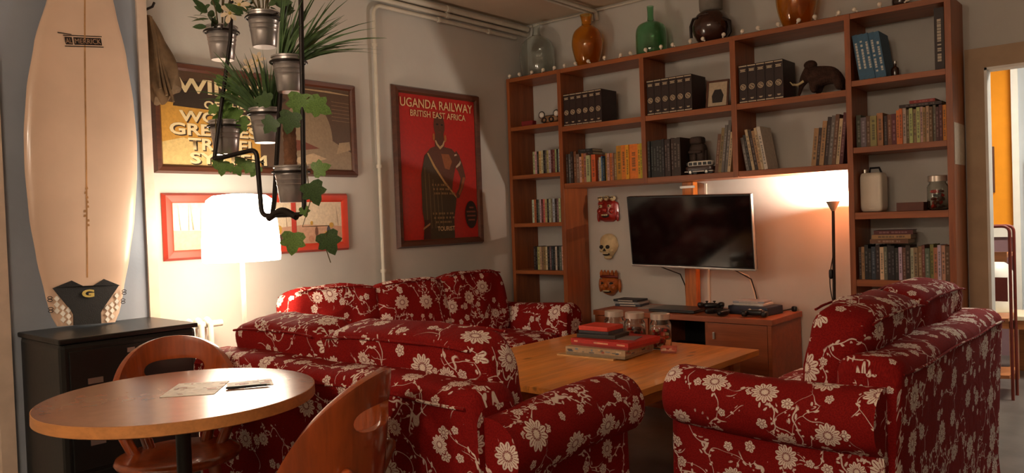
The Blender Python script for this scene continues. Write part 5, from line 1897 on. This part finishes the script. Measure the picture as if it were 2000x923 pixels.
md2 = ob.modifiers.new('sub', 'SUBSURF')
md2.levels = md2.render_levels = 2
me_.materials.append(M['fur'])
ob.parent = mm
G().ell((-0.115, 0, 0.205), (0.045, 0.045, 0.03)).build('head_dome', 'fur', mm, 80)
for sy in (-1, 1):
    G().tube([(-0.155, 0.032 * sy, 0.105), (-0.19, 0.045 * sy, 0.085), (-0.225, 0.045 * sy, 0.088), (-0.25, 0.03 * sy, 0.11)], [0.009, 0.008, 0.006, 0.003], 8).build('tusk', 'bone', mm, 80)
    G().ell((-0.125, 0.058 * sy, 0.15), (0.02, 0.008, 0.028)).build('ear', 'fur', mm, 80)
G().tube([(0.145, 0, 0.12), (0.16, 0, 0.08), (0.158, 0, 0.05)], [0.008, 0.005, 0.003], 6).build('tail', 'fur', mm, 80)

# right column ornaments
bt = thing('small_bottle', 'tiny dark glass bottle beside the blue books on the top right shelf', 'bottle', (2.665, -0.2, 1.8804))
G().lathe([(0, 0)] + sm([(0.018, 0), (0.02, 0.01), (0.02, 0.045), (0.008, 0.058), (0.008, 0.072)]) + [(0, 0.072)], n=20).build('body', 'darkglass', bt, 60)
G().cyl((0, 0, 0.072), (0, 0, 0.084), 0.009, n=12).build('cap', 'silver', bt, 50)
wc = thing('white_canister', 'tall white plastic canister with dark handle on the right column shelf', 'canister', (2.53, -0.15, 1.1724))
G().puff((0, 0, 0.108), (0.115, 0.12, 0.213), 9, 8).build('body', 'whiteplastic', wc, 50)
G().tube([(-0.02, 0, 0.213), (-0.015, 0, 0.24), (0.03, 0, 0.24), (0.04, 0, 0.213)], 0.006, 8).build('handle', 'plastic', wc, 60)
G().cyl((-0.035, -0.03, 0.212), (-0.035, -0.03, 0.232), 0.016, n=14).build('cap', 'chrome', wc, 50)
slab('brown_box', 'low brown box on the right column shelf beside the jar', 'box', (2.735, -0.2, 1.1724), 0, 0.13, 0.12, 0.045, (104, 56, 40))
j = sweet_jar('glass jar with metal lid at the right end of the bookcase shelf', (2.855, -0.205, 1.1724), [SW['brown'], SW['red'], SW['grey']], 7, 0.05, 0.148)

# ------------------------------------------------------------------ hanging plant stand
hs = thing('hanging_plant_stand', 'black metal hanging frame with pot rings in front of the wide poster', 'plant stand', (1.36, -3.1, 0))


def hp(*pts):
    return [(x - 1.36, y + 3.1, z) for x, y, z in pts]


def bend(p, r=0.03, n=5):
    """round the corners of a polyline"""
    P = [Vector(q) for q in p]
    out = [P[0]]
    for i in range(1, len(P) - 1):
        a = (P[i - 1] - P[i]).normalized()
        b = (P[i + 1] - P[i]).normalized()
        for k in range(n + 1):
            t = k / n
            out.append((P[i] + a * r) * (1 - t) ** 2 + P[i] * 2 * t * (1 - t) + (P[i] + b * r) * t * t)
    return out + [P[-1]]


G().tube(bend(hp((1.562, -3.10, CEIL), (1.556, -3.139, 1.243), (1.345, -3.17, 1.245), (1.345, -3.18, 1.48), (1.20, -3.235, 1.458), (1.165, -3.24, 1.46))), 0.0085, 10).build('frame_tube', 'blackmetal', hs, 60)
G().tube(hp((1.372, -3.04, CEIL), (1.368, -3.06, 1.95), (1.366, -3.13, 1.30), (1.40, -3.162, 1.248)), 0.0085, 10).build('frame_tube', 'blackmetal', hs, 60)
G().tube(hp((1.17, -3.10, CEIL), (1.17, -3.16, 1.9), (1.165, -3.24, 1.46)), 0.0075, 10).build('frame_tube', 'blackmetal', hs, 60)
G().tube(bend(hp((1.38, -3.165, 1.235), (1.45, -3.155, 1.265), (1.52, -3.145, 1.235))), 0.012, 8).build('base_bracket', 'blackmetal', hs, 60)
G().lathe([(0, 0), (0.05, 0), (0.05, -0.012), (0.02, -0.03), (0, -0.03)], c=(0.08, 0.06, CEIL), n=20).build('ceiling_plate', 'blackmetal', hs, 40)

POTS = dict(A=(1.065, -3.135, 1.841), B=(1.275, -3.086, 1.861), C=(1.429, -3.091, 1.676), D=(1.276, -3.095, 1.512), E=(1.118, -3.166, 1.479), F=(1.474, -3.129, 1.287))
RODS = [(1.556, -3.13), (1.37, -3.09), (1.167, -3.19)]
for k, (x, y, z) in POTS.items():
    g = G()
    zz = z + 0.104
    ring = [(x - 1.36 + 0.0625 * cos(a), y + 3.1 + 0.0625 * sin(a), zz) for a in [2 * pi * i / 24 for i in range(24)]]
    g.tube(ring, 0.004, 6, closed=True)
    o = g.build('pot_ring', 'blackmetal', hs, 60)
    rx, ry = min(RODS, key=lambda q: (q[0] - x) ** 2 + (q[1] - y) ** 2)
    dv = Vector((rx - x, ry - y, 0))
    dv.normalize()
    G().cyl((x - 1.36 + dv.x * 0.062, y + 3.1 + dv.y * 0.062, zz), (rx - 1.36, ry + 3.1, zz), 0.004, n=6).build('ring_arm', 'blackmetal', hs)

POTPROF = [(0, 0), (0.040, 0), (0.0425, 0.003), (0.0475, 0.05), (0.049, 0.058), (0.0505, 0.061), (0.049, 0.064), (0.0512, 0.074), (0.0527, 0.077), (0.0512, 0.08),
           (0.0532, 0.09), (0.0547, 0.093), (0.0532, 0.096), (0.0555, 0.118), (0.0595, 0.119), (0.0600, 0.124), (0.0575, 0.126), (0.0545, 0.122), (0.050, 0.09), (0.0, 0.09)]


def mesh_of(name, verts, faces, mt):
    me = bpy.data.meshes.new(name)
    me.from_pydata([tuple(v) for v in verts], [], faces)
    me.materials.append(M[mt])
    me.shade_smooth()
    return me


def leaf_mesh(name, outline, mt, fold=0.12, droop=0.18):
    """leaf in its local x (across) / y (along) plane, base at origin, length 1, folded along the midrib"""
    n = len(outline)
    pts = [Vector((u, v, fold * abs(u) - droop * v * v)) for u, v in outline]
    mid = [Vector((0, v, -droop * v * v)) for v in (0.0, 0.25, 0.5, 0.75, 1.0)]
    vs = pts + mid
    fs = []
    half = n // 2
    for side in (pts[:half + 1], [pts[0]] + pts[:half:-1] + []):
        pass
    # fan each outline edge to the nearest midrib vertex
    def near(v):
        return n + min(range(5), key=lambda k: abs(mid[k].y - v))
    for i in range(n):
        j = (i + 1) % n
        a, b = near(pts[i].y), near(pts[j].y)
        if a == b:
            fs.append((i, j, a))
        else:
            fs.append((i, j, b, a))
    return mesh_of(name, vs, fs, mt)


IVY = [(0.0, 0.0), (0.18, -0.06), (0.40, -0.04), (0.52, 0.14), (0.42, 0.30), (0.56, 0.50), (0.42, 0.60), (0.26, 0.62), (0.20, 0.82), (0.0, 1.02),
       (-0.20, 0.82), (-0.26, 0.62), (-0.42, 0.60), (-0.56, 0.50), (-0.42, 0.30), (-0.52, 0.14), (-0.40, -0.04), (-0.18, -0.06)]
OVAL = [(0.0, 0.0), (0.12, 0.1), (0.21, 0.3), (0.22, 0.5), (0.15, 0.75), (0.0, 1.0), (-0.15, 0.75), (-0.22, 0.5), (-0.21, 0.3), (-0.12, 0.1)]
PETAL = [(0.0, 0.0), (0.12, 0.2), (0.24, 0.55), (0.2, 0.85), (0.0, 1.0), (-0.2, 0.85), (-0.24, 0.55), (-0.12, 0.2)]
LM = dict(ivy=leaf_mesh('ivy_leaf', IVY, 'leaf'), ivyd=leaf_mesh('ivy_leaf_dark', IVY, 'leaf_dark'), oval=leaf_mesh('leaf', OVAL, 'leaf_dark'), petal=leaf_mesh('petal', PETAL, 'petal', 0.2, 0.25))


def leaf(parent, kind, pos, direction, facing, size, name='leaf'):
    """one leaf: grows along direction, upper side turned to facing"""
    d = Vector(direction).normalized()
    f = Vector(facing)
    f = (f - d * f.dot(d)).normalized()
    x = d.cross(f)
    m = Matrix((x, d, f)).transposed().to_4x4()
    o = bpy.data.objects.new(name, LM[kind])
    COL.objects.link(o)
    o.parent = parent
    o.matrix_local = Matrix.Translation(pos) @ m @ Matrix.Scale(size, 4)
    return o


TOCAM = Vector((0.84, -0.54, 0.0))
IMR = Vector((0.758, 0.652, 0.0))      # direction that reads as rightwards


def pot_plant(key, label):
    x, y, z = POTS[key]
    root = thing('potted_plant', label, 'plant', (x, y, z), 0, 'potted plants in the hanging stand')
    p = G().lathe(POTPROF, n=32).build('pot', 'zinc', root, 35)
    G().lathe([(0, 0.1), (0.05, 0.098), (0.05, 0.094), (0, 0.094)], n=20).build('soil', 'soil', p)
    return root


def blades(root, n, length, lean, seed, up=0.6, w=0.006, spread=1.0):
    rn = random.Random(seed)
    g = G()
    for i in range(n):
        a = rn.uniform(0, 2 * pi)
        h = Vector((cos(a), sin(a), 0)) * spread + Vector(lean)
        L = length * rn.uniform(0.65, 1.1)
        k = rn.uniform(0.25, 1.0)
        p = Vector((0.03 * cos(a), 0.03 * sin(a), 0.098))
        d = (h * k * 0.7 + Vector((0, 0, up + 0.5 * rn.random()))).normalized()
        side = d.cross(Vector((rn.uniform(-1, 1), rn.uniform(-1, 1), 0.3))).normalized()
        pts = []
        N = 6
        for q in range(N + 1):
            t = q / N
            c = p + d * (L * t) + Vector((0, 0, -1)) * (L * 0.38 * k * t * t) + h * (L * 0.2 * k * t * t)
            ww = w * (1 - t ** 2) + 0.0004
            pts += [c - side * ww, c + side * ww]
        g.add(pts, [(2 * q, 2 * q + 1, 2 * q + 3, 2 * q + 2) for q in range(N)])
    o = g.build('grass_blades', 'grass', root, 80)
    o['kind'] = 'stuff'
    return o


def bushy(root, n, r, h, seed, kind='oval', size=(0.05, 0.08)):
    rn = random.Random(seed)
    for i in range(n):
        a, t = rn.uniform(0, 2 * pi), rn.random()
        p = Vector((r * cos(a) * math.sqrt(rn.random()), r * sin(a) * math.sqrt(rn.random()), 0.11 + h * t))
        d = Vector((cos(a), sin(a), rn.uniform(-0.3, 0.9)))
        leaf(root, kind, p, d, TOCAM + Vector((rn.uniform(-0.8, 0.8), rn.uniform(-0.8, 0.8), rn.uniform(0, 1.0))), rn.uniform(*size))
    for i in range(5):
        a = 2 * pi * i / 5 + seed
        G().tube([(0.01 * cos(a), 0.01 * sin(a), 0.095), (0.02 * cos(a), 0.02 * sin(a), 0.1 + h * 0.5), (r * 0.7 * cos(a), r * 0.7 * sin(a), 0.1 + h)], 0.0025, 5).build('stem', 'stem', root, 80)


def flower(root, c, size, seed):
    rn = random.Random(seed)
    c = Vector(c)
    ce = G().ell(c, (size * 0.16,) * 3).build('flower_centre', 'yellow', root, 80)
    for i in range(6):
        a = 2 * pi * i / 6 + rn.random() * 0.3
        up_ = Vector((0, 0, 1))
        d = IMR * cos(a) + up_ * sin(a) + TOCAM * 0.25
        leaf(root, 'petal', c, d, TOCAM + Vector((0, 0, 0.3)), size * rn.uniform(0.85, 1.1), 'petal')


A = pot_plant('A', 'zinc pot with dark bushy plant, leftmost at the top of the stand')
bushy(A, 34, 0.07, 0.17, 1)
B_ = pot_plant('B', 'zinc pot with dark leaves and cream flowers, highest pot in the stand')
bushy(B_, 30, 0.08, 0.14, 2)
for i, (dx, dz) in enumerate(((-0.10, 0.10), (-0.085, 0.05), (-0.12, 0.02), (0.06, 0.15), (0.10, 0.1))):
    p = IMR * dx + TOCAM * 0.03 + Vector((0, 0, 0.10 + dz))
    flower(B_, p, 0.038, i)
    G().tube([(0, 0, 0.1), tuple(p * 0.5 + Vector((0, 0, 0.1))), tuple(p)], 0.002, 5).build('stem', 'stem', B_, 80)
Cp = pot_plant('C', 'zinc pot with spiky grass leaning right in the stand')
blades(Cp, 80, 0.30, tuple(IMR * 0.9), 3, 0.55, 0.0045, 0.7)
Dp = pot_plant('D', 'zinc pot with long dark grass tuft in the middle of the stand')
blades(Dp, 95, 0.27, tuple(IMR * -0.45), 4, 0.75, 0.006, 0.8)
for i, (dx, dz) in enumerate(((-0.02, 0.19), (-0.05, 0.17))):
    flower(Dp, IMR * dx + TOCAM * 0.05 + Vector((0, 0, 0.10 + dz)), 0.03, 20 + i)
Ep = pot_plant('E', 'zinc pot with pale ivy, lower left in the stand')
rn = random.Random(9)
for i in range(14):
    dx, dz = rn.uniform(-0.07, 0.07), rn.uniform(0.02, 0.17)
    leaf(Ep, 'ivy', IMR * dx + TOCAM * rn.uniform(-0.03, 0.05) + Vector((0, 0, 0.1 + dz)), IMR * rn.uniform(-1, 1) + Vector((0, 0, rn.uniform(-0.6, 1))), TOCAM + Vector((0, 0, 0.6)), rn.uniform(0.045, 0.065))
for i in range(8):
    dx, dz = -0.03 + 0.03 * i * 0.7, -0.04 - 0.010 * (i % 4)
    leaf(Ep, 'ivy', IMR * dx + TOCAM * 0.07 + Vector((0, 0, dz + 0.02)), IMR * rn.uniform(-1, 1) + Vector((0, 0, -1)), TOCAM + Vector((0, 0, 0.4)), rn.uniform(0.032, 0.055))
G().tube([tuple(IMR * -0.03 + Vector((0, 0, 0.1))), tuple(IMR * -0.03 + TOCAM * 0.065 + Vector((0, 0, 0.125))), tuple(IMR * -0.03 + TOCAM * 0.075 + Vector((0, 0, 0.0))), tuple(IMR * 0.14 + TOCAM * 0.08 + Vector((0, 0, -0.04)))], 0.0025, 5).build('stem', 'stem', Ep, 80)
Fp = pot_plant('F', 'zinc pot with moss pole and trailing ivy, lowest in the stand')
g = G()
zz = [0.095 + 0.012 * i for i in range(15)]
g.tube([(0, 0, z) for z in zz], [0.021 + 0.0025 * (i % 2) for i in range(15)], 12)
g.build('moss_pole', mat('coir_pole', (122, 84, 60), 0.9, var=0.25, scale=40, bump=0.4), Fp, 40)
for (px, pz, dirx, dirz, sz, kd) in ((0.045, 0.36, -0.2, -1, 0.085, 'ivy'), (0.07, 0.33, 0.9, -0.4, 0.08, 'ivy'), (0.01, 0.30, -0.3, -1, 0.075, 'ivyd'), (0.06, 0.06, 0.4, -1, 0.08, 'ivyd'), (0.075, 0.1, 0.8, 0.3, 0.06, 'ivy'),
                                     (0.0, -0.105, -0.15, -1, 0.078, 'ivy'), (0.105, -0.11, 0.45, -1, 0.08, 'ivyd'), (0.035, -0.02, 0.3, -1, 0.035, 'ivy'), (-0.06, 0.34, -0.8, 0.2, 0.06, 'ivyd'), (-0.05, 0.28, -0.5, -0.6, 0.06, 'ivyd')):
    leaf(Fp, kd, IMR * px + TOCAM * 0.07 + Vector((0, 0, pz)), IMR * dirx + Vector((0, 0, dirz)), TOCAM + Vector((0, 0, 0.35)), sz)
G().tube([(0, 0, 0.1), tuple(IMR * 0.05 + TOCAM * 0.07 + Vector((0, 0, 0.13))), tuple(IMR * 0.06 + TOCAM * 0.07 + Vector((0, 0, 0.0))), tuple(IMR * 0.03 + TOCAM * 0.07 + Vector((0, 0, -0.085))), tuple(IMR * 0.12 + TOCAM * 0.07 + Vector((0, 0, -0.085))),
          tuple(IMR * 0.10 + TOCAM * 0.07 + Vector((0, 0, -0.14))), tuple(IMR * 0.12 + TOCAM * 0.07 + Vector((0, 0, -0.21)))], 0.0018, 5).build('stem', 'stem', Fp, 80)
G().tube([(0, 0, 0.25), tuple(IMR * 0.02 + TOCAM * 0.05 + Vector((0, 0, 0.31))), tuple(IMR * 0.07 + TOCAM * 0.07 + Vector((0, 0, 0.35)))], 0.0018, 5).build('stem', 'stem', Fp, 80)

# ------------------------------------------------------------------ things in the next room
tr = thing('trolley', 'red and wood serving trolley with a bent metal frame seen through the doorway', 'trolley', (2.9, 1.0, 0))
for y in (-0.16, 0.0):
    G().tube(bend([(0.115, y, 0.0), (0.115, y, 1.055), (-0.3, y, 1.055), (-0.3, y, 0.0)], 0.04), 0.009, 8).build('frame_tube', 'redboard', tr, 60)
for (z, sl) in ((0.86, 0.05), (0.47, 0.06), (0.12, 0.08)):
    T = Matrix.Translation((0, 0, z)) @ Matrix.Rotation(-sl, 4, 'Y')
    G().box(-0.3, 0.10, -0.16, 0.16, 0, 0.02, T=T).build('shelf', 'oak', tr)
G().box(-0.3, 0.10, -0.172, -0.16, 0.60, 0.745).build('front_panel', 'redboard', tr)
G().box(-0.3, 0.10, -0.172, -0.16, 0.84, 0.90).build('rail', 'oak', tr)
bn = thing('low_bench', 'cream-topped wooden bench behind the trolley in the next room', 'bench', (2.85, 1.7, 0))
G().box(-0.55, 0.55, -0.2, 0.2, 0.40, 0.43).build('seat', 'cream', bn, bevel=0.004)
G().box(-0.53, 0.53, -0.19, -0.17, 0.34, 0.40).build('apron', 'oak', bn)
for x in (-0.5, 0.08, 0.5):
    for y in (-0.17, 0.17):
        G().box(x - 0.025, x + 0.025, y - 0.02, y + 0.02, 0, 0.40).build('leg', 'oak', bn)
bin_ = thing('white_bin', 'white rounded bin on the cream bench in the next room', 'bin', (2.80, 1.72, 0.4302))
G().lathe([(0, 0)] + sm([(0.09, 0.0), (0.11, 0.05), (0.11, 0.25), (0.08, 0.33), (0.03, 0.36)]) + [(0, 0.362)], n=28).build('body', 'white', bin_, 60)
G().ell((0, 0, 0.368), (0.02, 0.02, 0.012)).build('knob', 'silver', bin_, 80)
pk = thing('framed_picture', 'small dark framed picture on the orange wall', 'picture', (2.66, NY - 0.001, 1.28))
G().box(-0.05, 0.035, -0.02, 0, 0, 0.36).build('frame', 'frame', pk, bevel=0.004)
G().box(-0.038, 0.023, -0.0215, -0.02, 0.012, 0.348, col=(70, 66, 64)).build('printed_picture', 'print', pk)
pk = thing('framed_picture', 'thin wood framed picture on the grey wall beyond the doorway', 'picture', (2.90, NY - 0.041, 1.08))
for (a, b, c, d) in ((0, 0.4, 0, 0.02), (0, 0.4, 0.41, 0.43), (0, 0.02, 0.02, 0.41), (0.38, 0.4, 0.02, 0.41)):
    G().box(a, b, -0.02, 0, c, d).build('frame_side', 'oak', pk)
G().box(0.02, 0.38, -0.008, 0, 0.02, 0.41, col=(150, 156, 150)).build('printed_picture', 'print', pk)
